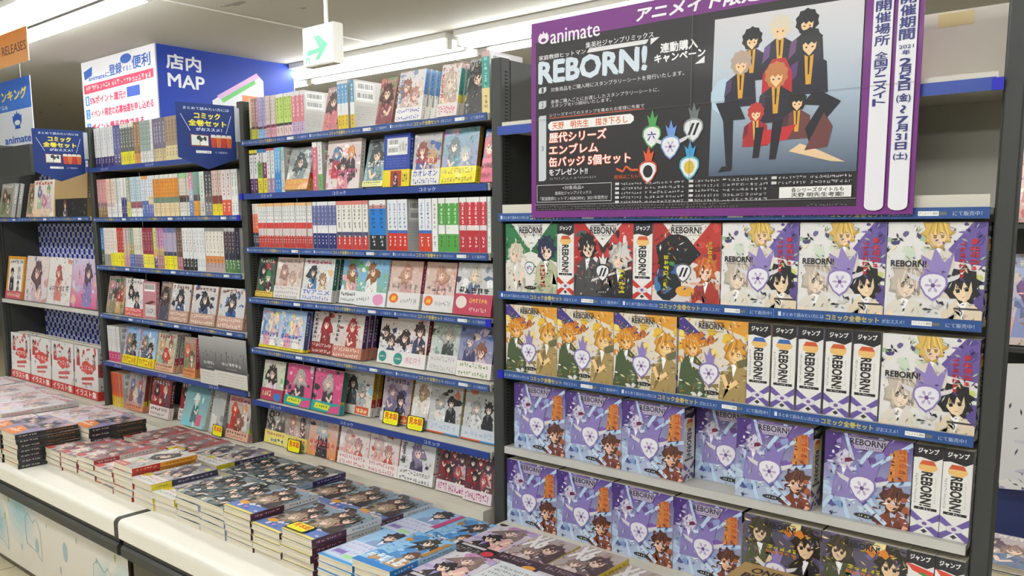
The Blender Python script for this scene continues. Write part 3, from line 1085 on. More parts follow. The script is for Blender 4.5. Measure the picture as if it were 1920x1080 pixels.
# second bookcase
face_row('second', 'fourth', -.332, [
    (.036, .175, .138, .014, 2, 'group cover with pink and grey figures', C(('b0989a', 'a89a80'), ['d08aa0', '4a4444', '8a6a5a', '5a5050', 'a84038'], ['6a6a70', '4a4a54', 'b84a3c', '8a8a70', 'c8a070'], '4a8a50'), '6a8a3a', None),
    (.19, .322, .136, .012, 1, 'white comic with black drawing and red band', C(('dcd8d6', 'e2dedc'), ['2a2a2c', '3a3a3c'], ['e8e8e8', '3a3a40'], '888', ['d8c8c8'], 'top'), [(.6, 'c89098'), (.4, 'd8d0d0')], (.22, 'd2605c', text_band('', [None, None], 'f6e6e4')), 0, 6),
    (.325, .42, .13, .012, 1, 'dusty pink back cover with barcodes', lambda a: (a.R(0, 0, 1, 1, 'b9808a'), a.barcode(.1, .74, .9, .94), a.R(.2, .06, .95, .38, 'cfcdc9'), a.marks(.25, .1, .9, .34, 6, '777', dens=3), a.P([(.1, .4), (.7, .5), (.95, .46), (.5, .38)], '6a3a34')), 'b9808a', None, 0, 4),
    (.432, .5, .134, .012, 1, 'dark comic with brown-haired figure', C(('6a605c', '8a7a84'), ['3f2f2c'], ['4a4a5c'], 'c8b8a8', ['b08a5a', '5a6a8a']), 'c8b8a0', None),
    (.508, .63, .13, .012, 1, 'grey comic with blue-black figure beside dark cover'.replace(' beside dark cover', ' nearer middle'), C(('cfc9c4', 'c6c6c8'), ['2a303a'], ['3f5a86'], '8a5a50', ['e8e8ea', '30363f'], 'top'), 'd8b0a0', (.3, 'b89484', text_band('', [None, 'へんへん'[:0] or None], 'f2ead8'))),
    (.645, .795, .13, .012, 1, 'grey comic with blue-black figure in middle', C(('cfc9c4', 'c6c6c8'), ['2a303a'], ['3f5a86'], '8a5a50', ['e8e8ea', '30363f'], 'top'), 'd8b0a0', (.3, 'b89484', text_band('', [None, None], 'f2ead8'))),
    (.81, .955, .13, .012, 1, 'grey comic with blue coat figure', C(('cfc9c4', 'c2c8cc'), ['3a3c46'], ['2f5f9c'], '8a5a50', ['e0c8b0', '6a8ab0'], 'top'), 'c8b0a0', (.3, 'c09a8c', text_band('', [None, None], 'f2ead8'))),
])
face_row('second', 'fifth', -.514, [
    (.145, .255, .136, .013, 2, 'sky blue walking-pair comic with yellow band', C(('7aa4d8', 'cfe0e4'), ['8a7a60', '2f2c2c'], ['5a6470', '3a3a44'], 'd06a80', ['e0b0c8', '9cc870', 'f0f0e8'], 'side'), 'd8d6d2', (.24, 'e6d41a', text_band('', ['TVアニメ化'], 'b8401c'))),
    (.265, .38, .136, .013, 2, 'second sky blue comic with walking pair', C(('7aa4d8', 'cfe0e4'), ['8a7a60', '2f2c2c'], ['5a6470', '3a3a44'], 'd06a80', ['e0b0c8', '9cc870', 'f0f0e8'], 'side'), 'd8d6d2', (.24, 'e6d41a', text_band('', ['TVアニメ化'], 'b8401c'))),
    (.39, .515, .134, .013, 3, 'pastel comic with three small figures', C(('c8c0b0', 'a8b890'), ['d0a070', '8a5a3a', 'c84a3c'], ['8ab0a0', 'd8b090', '70948c'], 'd05a5a'), [(.62, 'b8b4ac'), (.38, 'c83a5c')], (.2, 'd8a888', None)),
    (.585, .66, .134, .013, 1, 'green-tinted comic beside the leaflets', C(('a08a80', '8aa070'), ['c8604a', '6a5a4a'], ['7a8a60', 'b07a5a'], 'd0a0a0'), 'c83a5c', (.22, 'd88a50', None), 0, 6),
])
spine_row('second', 4, -.514, [
    (4, 194, 216, 'white paperback with pink foot', [(.72, 'dddcda'), (.28, 'c8326e')], '9a9a98'),
], .134, .036, .125, shelf_word='fifth', start=20)
spine_row('second', 5, -.688, [
    (4, 199, 222, 'orange paperback with yellow foot', [(.7, 'cf5a24'), (.3, 'd8b42c')], '3a4aa0'),
], .13, .036, .128, shelf_word='bottom', start=20)
face_row('second', 'bottom', -.688, [
    (.145, .275, .136, .014, 2, 'busy comic with blue-haired figures', C(('9a8c8c', 'b8a090'), ['5a6aa0', 'b04a50', 'd8c8b8'], ['8a5a50', '6a6a94', 'c09a9a'], 'e0e0e0'), [(.7, '8c4030'), (.3, 'd8c020')], (.16, 'd88a6a', None)),
    (.325, .46, .136, .014, 1, 'dark red comic with pink flowered band', C(('8a3a3c', '7a3038'), ['3a2a30', 'c8a890', '8a2a30'], ['a02830', '5a4a54', 'b06a6a'], 'f0e8e4'), '4a2a2c', (.3, 'dccfcc', None)),
    (.475, .585, .136, .014, 1, 'dark red comic, partly behind teal package', C(('8a3a3c', '7a3038'), ['3a2a30', 'c8a890', '8a2a30'], ['a02830', '5a4a54', 'b06a6a'], 'f0e8e4'), '4a2a2c', (.3, 'dccfcc', None), .03),
    (.56, .71, .15, .02, 1, 'teal picture package in clear film', lambda a: (a.grad(0, 0, 1, 1, '4f8288', '9fc4c4'), a.figure(.5, .62, .2, 'cfd8d4', '4a7a80'), a.splash(['3f6f78', 'c8dcd8', '6aa0a4'], 12, .12), a.R(.6, .05, .8, .3, 'c8607c'), a.P([(.0, .0), (.5, .0), (.1, .25)], '7ac0d0')), 'c8cac4', None, -.008, 16),
    (.725, .80, .14, .016, 1, 'grey film package beside teal package', lambda a: (a.grad(0, 0, 1, 1, '9a9c98', 'c4c6c2'), a.splash(['b0b2ae', 'd4d6d2', '8a8c88'], 10, .12), a.R(.1, .1, .5, .4, 'd8d4cc')), 'b4b6b2', None, .0, 14),
    (.83, .955, .138, .014, 1, 'red-haired group cover with yellow spine foot', C(('c8a8a0', '8ab0a0'), ['c8402c', 'd8a070', '8a5a4a'], ['b83a30', 'd8d0c8', '7a3a34'], 'c84a5a'), [(.7, 'b8a898'), (.3, 'e0d01c')], (.2, 'd8a890', None)),
])

# third bookcase
face_row('third', 'top', .242, [
    (1.385, 1.448, .118, .012, 1, 'pink and grey leaning comic', C(('b89aa4', 'd88a80'), ['5a4a4c'], ['c87a80'], 'e8e8e8', ['3a3a3a', 'd8a05a']), 'c8a0a0', None, .0, 14),
    (1.60, 1.66, .118, .012, 1, 'dusky rose leaning comic', C(('8a9a7a', 'b06a6a'), ['5a3a3c'], ['8a4a54'], 'd8a0a0', ['c87a70', '4a3a3c']), '8a5a5c', None, .0, 14),
    (1.675, 1.765, .124, .013, 3, 'white film-wrapped comic with brown-haired figures', C(('dad8d8', 'e2e0de'), ['9a6a5a', 'c09080'], ['c8b0b0', 'e0c8b8'], '6a9ac8', ['e8c8c0', '8a9ab8'], 'side'), [(.5, '3a78b4'), (.22, 'd0d0cc'), (.28, 'd2b42a')], (.27, 'e4e2e0', text_band('', [None, None], '4a5ab0'))),
    (1.82, 1.882, .124, .013, 2, 'white film-wrapped comic with red lettering', C(('dcdad8', 'd8d4d2'), ['c8b8a8'], ['c8a090'], 'cf4a3c', ['e8e4e0', 'b8c8b0'], 'side'), [(.1, 'c8a8a8'), (.5, '2f8f86'), (.4, 'dccb2c')], (.25, 'e0d8d4', text_band('', [None], 'd84a6a'))),
    (1.895, 1.955, .13, .012, 2, 'teal-spined leaning comic', C(('a8a8a4', '6a6864'), ['3a3a3a'], ['4a4a4c'], '333', ['888884']), [(.08, 'b89898'), (.52, '2f8f86'), (.4, 'dccb2c')], None, .01, 13),
])
face_row('third', 'second', .088, [
    (1.215, 1.318, .122, .016, 1, 'silvery film-wrapped comic with orange spine', C(('9aa0a0', 'c8c8c4'), ['50565a'], ['8a9494'], '6a5a6a', ['d8dcda', '70787a', 'e6e8e6'], 'none', None, 26), [(.6, 'b8a8a0'), (.4, 'c8441c')], (.25, 'd8945a', text_band('', [None, None], 'e8d83a')), -.006, 15),
    (1.392, 1.53, .13, .014, 1, 'comic with blue hat and red dress figures', C(('c8b4b0', 'e0d4d2'), ['4f7aa0', 'd08a4a', '3a2a30'], ['b82a3a', '3a3038', 'd890a0'], 'd06a8a', ['e8b0b8', 'f0e6e2', 'c8281c'], 'bottom'), 'd8d6d0', None, .0, 7),
    (1.545, 1.62, .125, .013, 2, 'grey and teal leaning comic', C(('5f6668', '8ab8b8'), ['33383c'], ['6a8a90'], 'e8ece8', ['d8dcdc', '2a2e34', 'b0c8c8'], 'mid'), 'c0c0bc', (.12, 'd8d878', None), .0, 14),
    (1.625, 1.72, .13, .013, 1, 'royal blue back cover with two barcodes', lambda a: (a.R(0, 0, 1, 1, '1c3c9c'), a.R(.12, .6, .9, .92, 'dcdcd8'), a.barcode(.16, .77, .55, .9), a.barcode(.16, .62, .55, .75), a.marks(.6, .64, .88, .88, 4, '888', dens=3), [a.marks(.08, .52 - i * .05, .9, .55 - i * .05, 12, '7f96d0', dens=2) for i in range(4)]), '2f52b8', (.32, 'e4cf14', lambda a: (a.R(.3, .02, .72, .95, 'a8362c'), a.figure(.5, .62, .3, '2a2628', '33303a'), a.marks(.76, .2, .95, .9, 3, '444', dens=3))), .0, 4),
    (1.728, 1.822, .125, .013, 1, 'white comic with red and blue lettering', C(('8a8482', 'dedad8'), ['8a3a34', 'c8a070'], ['3a5a9a', 'b8a8a0'], 'c8382c', ['2f4ca0', 'e8e4e0'], 'mid'), 'c8a08c', (.3, 'e4e2de', text_band('', ['カオレオン', None], '2c48a0')), .0, 8),
    (1.826, 1.938, .13, .013, 1, 'teal and violet comic with yellow band', C(('6a9aa4', '8a6ab0'), ['4a5a5c', '9aa8a8'], ['5a8a98', 'b8a0a8'], 'e8e8f0', ['3f7a8c', 'c8b0c8'], 'none'), [(.7, '8a6a24'), (.3, '7a5a1c')], (.3, 'e8dc1a', text_band('', [None, None], 'a08c18')), .0, 10),
    (1.948, 1.986, .122, .012, 1, 'narrow blue and pink comic by the upright', C(('2f62a8', '2f62a8'), ['c8606c'], ['c8607c'], 'e8e8e8', ['d84a6a']), 'c85a78', (.45, 'dc6a80', None), .01, 10),
])
face_row('third', 'fourth', -.219, [
    (1.037, 1.124, .118, .013, 1, 'green and black comic at left end', C(('3a4a44', '5a6a60'), ['20282a', '2f7a4c'], ['2f5a44', '23262c'], 'e0e0d0', ['c83a3c', 'd8d8d4', '2a6a48']), '2f6a4c', (.14, 'd8b848', None)),
    (1.13, 1.255, .12, .013, 1, 'film-wrapped pale brown comic', C(('cbb9b0', 'd8ccc4'), ['a08078', 'b89a90'], ['c8a8a0', 'd8c8c0'], '9a8a84', ['b89890', 'e4dcd4']), 'd0c8c0', (.3, 'dcd8d4', text_band('', [None, None, None], '888')), .0),
    (1.262, 1.398, .12, .013, 3, 'white comic with blue shirt figures', C(('dadcdc', 'd8d4cc'), ['2c3440', 'a07a5c'], ['4a78a8', 'd8c090'], 'd84a70', ['e8e8e4', 'b0b8c0'], 'top'), '1f6a58', (.28, 'dcdada', text_band('', ['TVアニメ', None], '2f62c0'))),
    (1.42, 1.50, .122, .013, 1, 'sky blue comic with brown-haired girl, partly covered', C(('6a9ad0', '70a860'), ['8a5a34'], ['d8a0a8'], 'f0f0f0', ['e8ecf0', '58a05a', 'c8dcec'], 'none', [(.5, .72, .3)]), 'd8e0e4', (.3, 'e0e2e2', None), .012),
    (1.503, 1.622, .124, .013, 1, 'sky blue comic with brown-haired girl', C(('7aacdc', '80b46c'), ['8a5a34'], ['e8e4e0'], 'f0f0f0', ['e8ecf0', '58a05a', 'c8dcec'], 'none', [(.48, .74, .28)]), 'd8e0e4', (.3, 'e0e2e2', lambda a: (a.blob(.78 * a.w, .5 * a.h, .18 * a.w, .4 * a.h, 'd890b8', n=14, j=.1), a.marks(.06, .3, .5, .7, 6, '888', dens=3))), -.003),
    (1.628, 1.744, .122, .016, 1, 'soft pink comic with orange seal, beside blue cover', C(('c8a898', 'd8c8c0'), ['b88a74'], ['c89a98'], 'a09088', ['e0d0c8', 'b88878'], 'mid', [(.52, .74, .28)]), 'a83a5c', (.34, 'dad8d6', lambda a: (a.ell(.2 * a.w, .62 * a.h, .15 * a.w, .3 * a.h, 'dc6a24'), a.marks(.12, .45, .28, .8, 2, 'f0d84a'), a.marks(.42, .3, .94, .7, 8, '999', dens=3)))),
    (1.757, 1.86, .122, .016, 1, 'second soft pink comic with orange seal', C(('c8a898', 'd8c8c0'), ['b88a74'], ['c89a98'], 'a09088', ['e0d0c8', 'b88878'], 'mid', [(.52, .74, .28)]), 'a83a5c', (.34, 'dad8d6', lambda a: (a.ell(.2 * a.w, .62 * a.h, .15 * a.w, .3 * a.h, 'dc6a24'), a.marks(.12, .45, .28, .8, 2, 'f0d84a'), a.marks(.42, .3, .94, .7, 8, '999', dens=3)))),
    (1.868, 1.986, .124, .014, 1, 'grey film-wrapped comic with crimson band', C(('bcbcba', 'cfcfcd'), ['c8bca8'], ['5a6a84'], '2a2c34', ['e8e8e8', '8a94a4', '3a4458'], 'mid', [(.48, .76, .26)]), 'b8405c', (.4, 'b83c54', lambda a: (a.ell(.2 * a.w, .6 * a.h, .15 * a.w, .3 * a.h, 'e0d0cc'), a.marks(.42, .55, .9, .85, 6, 'e8b060'), a.marks(.42, .15, .9, .4, 8, 'e0c0c0', dens=3))), -.004),
])
face_row('third', 'fifth', -.372, [
    (1.04, 1.137, .118, .013, 1, 'pale blue comic with many tiny figures', C(('8fb4d8', 'e0dcd8'), ['8ab0d8', 'd8c0a0', 'e0d0c0', 'a8c8e0', 'd8b0b8'], ['6a94cc', 'e8d8b8', 'b8cce4', 'e0a0b0', 'f0ece4'], '4a6ab0', ['c83a5c', 'e8dc60', 'f0f0ec'], 'bottom'), '44508a', (.07, 'e0d02c', None), .003),
    (1.14, 1.262, .118, .013, 2, 'second pale blue comic with many tiny figures', C(('8fb4d8', 'e0dcd8'), ['8ab0d8', 'd8c0a0', 'e0d0c0', 'a8c8e0', 'd8b0b8'], ['6a94cc', 'e8d8b8', 'b8cce4', 'e0a0b0', 'f0ece4'], '4a6ab0', ['c83a5c', 'e8dc60', 'f0f0ec'], 'bottom'), '3c4680', (.07, 'e0d02c', None)),
    (1.268, 1.368, .12, .013, 2, 'white comic with crimson long-haired figure', C(('d4cec8', 'cfc8c4'), ['a02a2e'], ['8a2228'], '2a2a2a', ['b83a3c', '5a2a2c', 'e8e4e0'], 'side', [(.6, .72, .3)]), '4a2848', (.28, '8a2420', text_band('', [None, None], 'f0e4e0'))),
    (1.375, 1.497, .122, .013, 3, 'film-wrapped crimson long-haired comic, purple spines', C(('dad4d0', 'cdb8b0'), ['a83234'], ['9a3a38'], '2a2a2a', ['e8e6e4', 'c87a70', 'd8d4d0'], 'side', [(.6, .72, .3)]), '54306a', (.26, 'c0806c', text_band('', [None, None], 'f0e4e0')), -.006),
    (1.549, 1.619, .12, .013, 1, 'comic with dark-haired schoolgirls, partly covered', C(('dcd4cc', 'e0d8d4'), ['3a2c2c', '4a3836'], ['dcd8dc', '3a4260'], '8a8a8a', ['e8c8c0', 'e8e4e0'], 'none'), 'd8d8d8', (.3, 'e2e0dc', lambda a: (a.ell(.3 * a.w, .5 * a.h, .22 * a.w, .4 * a.h, '2f8a84'), a.marks(.15, .42, .45, .58, 4, 'e0e8d0'))), .008),
    (1.624, 1.742, .126, .013, 2, 'comic with dark-haired schoolgirls and teal seal', C(('dcd4cc', 'e0d8d4'), ['3a2c2c', '4a3836', '55403c'], ['dcd8dc', '3a4260', 'c8b8c8'], '8a8a8a', ['e8c8c0', 'e8e4e0', 'e0a8b8'], 'none', [(.3, .6, .28), (.75, .76, .3), (.85, .34, .18)]), '8a2a3a', (.3, 'e2dedc', lambda a: (a.ell(.16 * a.w, .5 * a.h, .14 * a.w, .42 * a.h, '2f8a84'), a.marks(.06, .42, .26, .58, 4, 'e0e8d0'), a.marks(.4, .2, .9, .8, 4, 'd8a8b8'))), -.004),
    (1.752, 1.849, .124, .013, 1, 'grey-green comic with silver-haired figure', C(('a8b8ac', 'c8cac8'), ['aaa8a0'], ['3c4440'], 'd8d8d4', ['7a9a8c', 'd8dcd8'], 'side', [(.62, .76, .26)]), 'c8c8c4', (.36, 'd6d6d4', text_band('', [None, None], 'b8a8a8')), -.004, 14),
    (1.855, 1.965, .126, .013, 1, 'blue-toned comic with brown-haired couple', C(('5f70a8', 'b0a8b4'), ['7a7a94', '8a5a40'], ['3f4464', 'c8b4c8'], '3a5ab0', ['e0c0b0', '4a68b8', '2f3450'], 'none'), '5a5a80', (.3, 'e4dcd8', text_band('', [None, None], '6a9a50')), -.006),
], setback=(2, 0.022))
face_row('third', 'sixth', -.533, [
    (1.04, 1.148, .12, .013, 1, 'comic with black bun-haired girl', C(('c8c4b0', 'b8ccb0'), ['33302f'], ['d8c8d0'], 'd8486a', ['e0a8a8', '8ab080', 'f0e8e4'], 'none', [(.42, .68, .36)]), [(.66, '1f6450'), (.34, 'd8b828')], (.3, 'b03a5c', lambda a: (a.ell(.78 * a.w, .35 * a.h, .17 * a.w, .33 * a.h, '2f7ac0'), a.marks(.06, .3, .5, .85, 4, 'f0e0a0')))),
    (1.16, 1.285, .122, .013, 1, 'hot pink comic with silver-haired figure', C(('c8507c', 'cf4a80'), ['b0a8a0'], ['3a3840'], 'e8e8e8', ['d8c8cc', 'e06a98', '2a282c', '9cb8b8'], 'none', [(.52, .7, .32)]), '1c6858', (.24, '2a9a98', lambda a: (a.P([(.1, .3), (.6, .2), (.68, .75), (.15, .85)], 'd8d838'), a.P([(.6, .0), (1, .1), (1, .9), (.7, .6)], 'd04c84'), a.marks(.16, .4, .6, .7, 5, '5a7a1c')))),
    (1.292, 1.418, .122, .013, 1, 'second hot pink comic with green spine', C(('c8507c', 'cf4a80'), ['b0a8a0'], ['3a3840'], 'e8e8e8', ['d8c8cc', 'e06a98', '2a282c', '9cb8b8'], 'none', [(.52, .7, .32)]), [(.7, '1c6858'), (.3, 'd8cc3c')], (.24, '2a9a98', lambda a: (a.P([(.1, .3), (.6, .2), (.68, .75), (.15, .85)], 'd8d838'), a.P([(.6, .0), (1, .1), (1, .9), (.7, .6)], 'd04c84'), a.marks(.16, .4, .6, .7, 5, '5a7a1c')))),
    (1.374, 1.501, .126, .014, 2, 'grey and white comic, red and yellow spines', C(('c9c5b8', 'd6d4ce'), ['4a4a4a', '9a968c'], ['55585a', 'b0b0aa'], '3a3a3a', ['8ab8c8', 'd8a05a', '2a2c30'], 'none'), [(.62, 'c8981c'), (.38, 'b8321c')], (.2, 'd8d4cc', lambda a: (a.R(.5, .1, .95, .95, 'c8542c'), a.marks(.54, .2, .92, .85, 3, 'f0d8a0')))),
    (1.544, 1.654, .122, .013, 2, 'lilac brown comic with boy in black', C(('a898a8', 'b8a8a8'), ['8a7088', '2f2c34'], ['6a6488', '33323c'], '33304a', ['d8b8b0', '4a4a8a', 'd8d0d4'], 'top'), 'b8882a', (.2, 'd4ccc8', lambda a: (a.R(.55, .1, .98, .95, 'cf6030'), a.marks(.6, .2, .95, .85, 3, 'f0d8a0')))),
    (1.662, 1.725, .124, .013, 1, 'white glaring film-wrapped comic', C(('d8d4ce', 'e4e2de'), ['b0906c'], ['dcd8d2'], 'b0a8a0', ['ecebe8', 'c8c4bc'], 'none', [(.55, .78, .24)]), 'd8d4cc', None, -.004, 14),
    (1.731, 1.843, .13, .013, 1, 'pale grey comic with two dark figures', C(('b8b8ae', 'c4c6c8'), ['a0a09c', '2c2c2e'], ['d8d8d8', '26262a'], '88a0b8', ['8a8c8a', 'd0704a'], 'none', [(.35, .62, .22), (.68, .62, .22)]), 'c8b890', (.24, 'c9ced4', lambda a: (a.R(0, .0, .55, .12, 'd0522c'), a.R(.55, .0, 1, .12, '3a86c8'), a.marks(.1, .3, .9, .8, 6, '9fb4cc', dens=3))), -.006),
    (1.852, 1.97, .13, .013, 1, 'second pale grey comic with two dark figures', C(('b8b8ae', 'c4c6c8'), ['a0a09c', '2c2c2e'], ['d8d8d8', '26262a'], '88a0b8', ['8a8c8a', 'd0704a'], 'none', [(.35, .62, .22), (.68, .62, .22)]), 'c8b890', (.24, 'c9ced4', lambda a: (a.R(0, .0, .55, .12, 'd0522c'), a.R(.55, .0, 1, .12, '3a86c8'), a.marks(.1, .3, .9, .8, 6, '9fb4cc', dens=3))), -.006),
], setback=(3, 0.04))
face_row('third', 'bottom', -.668, [
    (1.045, 1.15, .115, .013, 1, 'grey group cover with yellow band', C(('a8a49c', '8a8884'), ['2c2c2c', '3f3c3a', '9a948c', '33302f', '6a645c'], ['4a4a4a', 'b8b4ac', '5a5854', '8a8680', '3a3836'], 'e8e8e4'), 'c8c8b8', (.34, 'e0d070', lambda a: (a.marks(.1, .6, .95, .9, 8, 'c05a7a'), a.marks(.3, .15, .95, .5, 4, '3a78c0'))), .003),
    (1.152, 1.258, .115, .013, 1, 'brown and violet duo comic with yellow band', C(('b0a098', '8a7a74'), ['b08a70', '33343a', 'c8b0a8'], ['a88a98', '5a4a48', 'd8c0c8'], '6a5a50', ['e0c8b8', 'b8a0b8']), 'c8c8b8', (.34, 'e0d070', lambda a: (a.marks(.5, .6, .95, .9, 4, 'c05a7a'), a.marks(.6, .15, .95, .5, 2, '3a78c0')))),
    (1.262, 1.392, .117, .013, 3, 'silver-haired figure in black, orange lower edge', C(('c8b8b4', 'd88a50'), ['a8b4b8'], ['2c2e3a'], 'd05a5a', ['e0b8c0', 'd8dce0', 'e0a05a', 'c86a88'], 'bottom', [(.5, .7, .32)]), [(.66, 'c8b8ac'), (.34, 'c8641c')], None),
    (1.404, 1.528, .117, .013, 1, 'white and red comic with pale-haired figure', C(('dcd4d0', 'dccac4'), ['c8b4b0', 'b08888'], ['d8a8a0', 'c8584c'], 'cf4a3c', ['e8e4e0', 'c8503c', '8a4a44'], 'top'), 'c83a34', (.27, 'e4dcd8', text_band('', [None, None], 'c85a70'))),
    (1.53, 1.648, .117, .013, 1, 'second white and red comic with pale-haired figure', C(('dcd4d0', 'dccac4'), ['c8b4b0', 'b08888'], ['d8a8a0', 'c8584c'], 'cf4a3c', ['e8e4e0', 'c8503c', '8a4a44'], 'top'), 'c83a34', (.27, 'e4dcd8', text_band('', [None, None], 'c85a70'))),
    (1.652, 1.78, .117, .02, 1, 'white comic with scribbled violet figure', C(('d0d0ce', 'dedcda'), ['8a7a98'], ['4a4464'], '6a6a6a', ['e8e6e4', '5aa05a', '9a8ab0', '3a3a48'], 'side'), [(.7, 'd8d4d0'), (.3, 'c83420')], (.27, 'e4e2e0', text_band('', [None, None], '555560'))),
    (1.795, 1.896, .117, .013, 2, 'dark red crowd cover with pink lettering', C(('5a3c40', '6a3a44'), ['33262c', '8a2a30', '4a3a44', '2a2228', 'a85058'], ['8a2228', '3f3440', 'c8b0b0', '6a2a34', '2f4a50'], 'e8e4e0', ['b82a30', 'd8d4d4']), 'c8c0b8', (.24, 'dcd0d4', text_band('', [None], 'b03a74'))),
    (1.898, 1.987, .117, .013, 1, 'second dark red crowd cover by the upright', C(('5a3c40', '6a3a44'), ['33262c', '8a2a30', '4a3a44', '2a2228', 'a85058'], ['8a2228', '3f3440', 'c8b0b0', '6a2a34', '2f4a50'], 'e8e4e0', ['b82a30', 'd8d4d4']), 'c8c0b8', (.24, 'dcd0d4', text_band('', [None], 'b03a74')), -.01),
])

# ------------------------------------------------------------------ thick volumes on the poster bookcase


def shield(a, u, v, s, field='e9e7ee', rim='8a78b8', wings=True, mark=None, flame='8f80bc'):
    x, y = u * a.w, v * a.h
    s = s * a.h
    if flame:
        a.poly([(x - .12 * s, y + .3 * s), (x - .3 * s, y + 1.0 * s), (x - .1 * s, y + .8 * s), (x + .02 * s, y + 1.25 * s), (x + .16 * s, y + .8 * s), (x + .36 * s, y + .95 * s), (x + .2 * s, y + .3 * s)], flame)
    if wings:
        for e in (-1, 1):
            a.poly([(x + e * .2 * s, y + .1 * s), (x + e * 1.1 * s, y + .42 * s), (x + e * .95 * s, y + .2 * s), (x + e * .8 * s, y + .12 * s), (x + e * .2 * s, y - .12 * s)], 'd9d7da')
    top = [(x + .56 * s * math.cos(t), y + .1 * s + .36 * s * math.sin(t)) for t in [math.pi * k / 8 for k in range(9)]]
    a.poly(top + [(x - .56 * s, y - .12 * s), (x - .3 * s, y - .55 * s), (x, y - .78 * s), (x + .3 * s, y - .55 * s), (x + .56 * s, y - .12 * s)], rim)
    top = [(x + .48 * s * math.cos(t), y + .08 * s + .28 * s * math.sin(t)) for t in [math.pi * k / 8 for k in range(9)]]
    a.poly(top + [(x - .48 * s, y - .12 * s), (x - .25 * s, y - .5 * s), (x, y - .68 * s), (x + .25 * s, y - .5 * s), (x + .48 * s, y - .12 * s)], field)
    if mark == 'roku':
        a.text('六', x - .25 * s, y - .35 * s, x + .25 * s, y + .12 * s, '2a3a8a', bold=.03)
    elif mark == 'bars':
        for d in (-.2, .08):
            a.poly([(x + (d - .12) * s, y - .4 * s), (x + (d + .03) * s, y - .4 * s), (x + (d + .28) * s, y + .2 * s), (x + (d + .13) * s, y + .2 * s)], '1c1c1e')
    else:
        for k in range(6):
            t = 2 * math.pi * k / 6
            a.poly([(x, y - .12 * s), (x + .26 * s * math.cos(t - .25), y - .12 * s + .26 * s * math.sin(t - .25)), (x + .34 * s * math.cos(t), y - .12 * s + .34 * s * math.sin(t)), (x + .26 * s * math.cos(t + .25), y - .12 * s + .26 * s * math.sin(t + .25))], 'b9aacb')
        a.ell(x, y - .12 * s, .09 * s, .09 * s, '6a4a88', 8)


def plate(a, u0=.28, u1=.72, v0=.86, v1=.95, c='222226'):
    a.T('REBORN!', u0, v0, u1, v1, c, bold=.03)
    a.marks(u0, v0 - .035, u1, v0 - .012, 14, c, dens=2)
    a.R(u0, v1 + .012, u1, v1 + .02, c)


def foot(a):
    a.ell(.5 * a.w, .07 * a.h, .12 * a.w, .028 * a.h, '222')
    a.marks(.42, .055, .58, .085, 4, 'eee', dens=2)


def cov_green(a):
    a.R(0, 0, 1, 1, 'e4e2dc')
    a.P([(0, .45), (0, 1), (.12, 1), (.5, .6)], '2f7a4a')
    a.P([(1, .45), (1, 1), (.88, 1), (.5, .6)], '2a6c44')
    a.splash(['2f6a48', '4a8a5a', '27583c'], 10, .06, (0, .55, 1, .98))
    a.P([(.14, 1), (.86, 1), (.5, .66)], 'e8e6e2')
    a.splash(['d8d0c0', 'b8c49a', 'cfc8b4'], 12, .09, (0, 0, 1, .45))
    a.figure(.2, .55, .26, 'd8cdbb', 'd9d4c8')
    a.figure(.8, .62, .3, '2a3052', 'b8bc9c')
    plate(a)
    shield(a, .48, .38, .16, mark='roku', rim='4a7a5c', wings=False, flame=None)
    a.confetti(['2a6c44', 'e8e6e2', 'b8bc9c', '3a3a3c', 'd8a080'], 90, .026)
    a.marks(.68, .08, .8, .42, 6, 'c83a34', vertical=True)
    foot(a)


def cov_black(a):
    a.R(0, 0, 1, 1, '33302f')
    a.P([(0, .3), (0, 1), (.3, 1), (.5, .55)], 'b4282a')
    a.P([(1, .5), (1, 1), (.75, 1), (.5, .55)], 'c23a36')
    a.P([(.18, 1), (.82, 1), (.5, .68)], 'e6e4e2')
    a.splash(['1f1e20', '5a5a5c', 'e0dedc', '8a2a2c', '26262a'], 18, .1)
    a.figure(.24, .66, .28, '232326', '4a4a4c')
    a.figure(.78, .54, .3, 'cfcdca', '2a2a2e')
    a.P([(.3, .2), (.98, .4), (.98, .43), (.32, .24)], 'd8d2cc')
    a.confetti(['1f1e20', 'e8e6e2', 'b4282a', '8a8a8c', 'd8a888'], 100, .028)
    plate(a)
    shield(a, .5, .36, .2, mark='bars', rim='2a2a2c', wings=False, flame='e4e2e0')
    a.marks(.76, .06, .9, .4, 6, 'e6d824', vertical=True)
    foot(a)


def cov_red(a):
    a.R(0, 0, 1, 1, 'e2d8d2')
    a.P([(0, .2), (0, 1), (.15, 1), (.55, .55)], 'a8302c')
    a.P([(1, .4), (1, 1), (.85, 1), (.45, .55)], 'b83830')
    a.splash(['8a2824', 'c84a40', '7a201e'], 12, .08, (0, .55, 1, 1))
    a.P([(.15, 1), (.85, 1), (.5, .62)], 'e6e2de')
    a.blob(.36 * a.w, .62 * a.h, .32 * a.w, .22 * a.h, '1f2224', 16, .15)
    a.blob(.24 * a.w, .26 * a.h, .2 * a.w, .26 * a.h, '20242a', 12, .2)
    a.splash(['2f62a0', '4a8a48', '3a3a70', '3f7ab0'], 10, .08, (.05, .1, .4, .55))
    a.figure(.8, .4, .26, 'c86a34', 'a83a30')
    a.ell(.5 * a.w, .14 * a.h, .14 * a.w, .07 * a.h, 'e0a23c')
    a.splash(['b8382e', 'd8a890', '8a3430'], 8, .07, (.5, 0, 1, .25))
    a.confetti(['8a2824', 'e2d8d2', '20242a', 'd89a4c', '3f7ab0'], 100, .028)
    plate(a, v0=.87, v1=.95)
    shield(a, .47, .4, .2, mark='bars', rim='6a6a6c', wings=False, flame=None)
    a.marks(.17, .12, .26, .6, 7, 'e6dc2c', vertical=True)
    a.marks(.82, .5, .9, .78, 5, 'e6d83c', vertical=True)


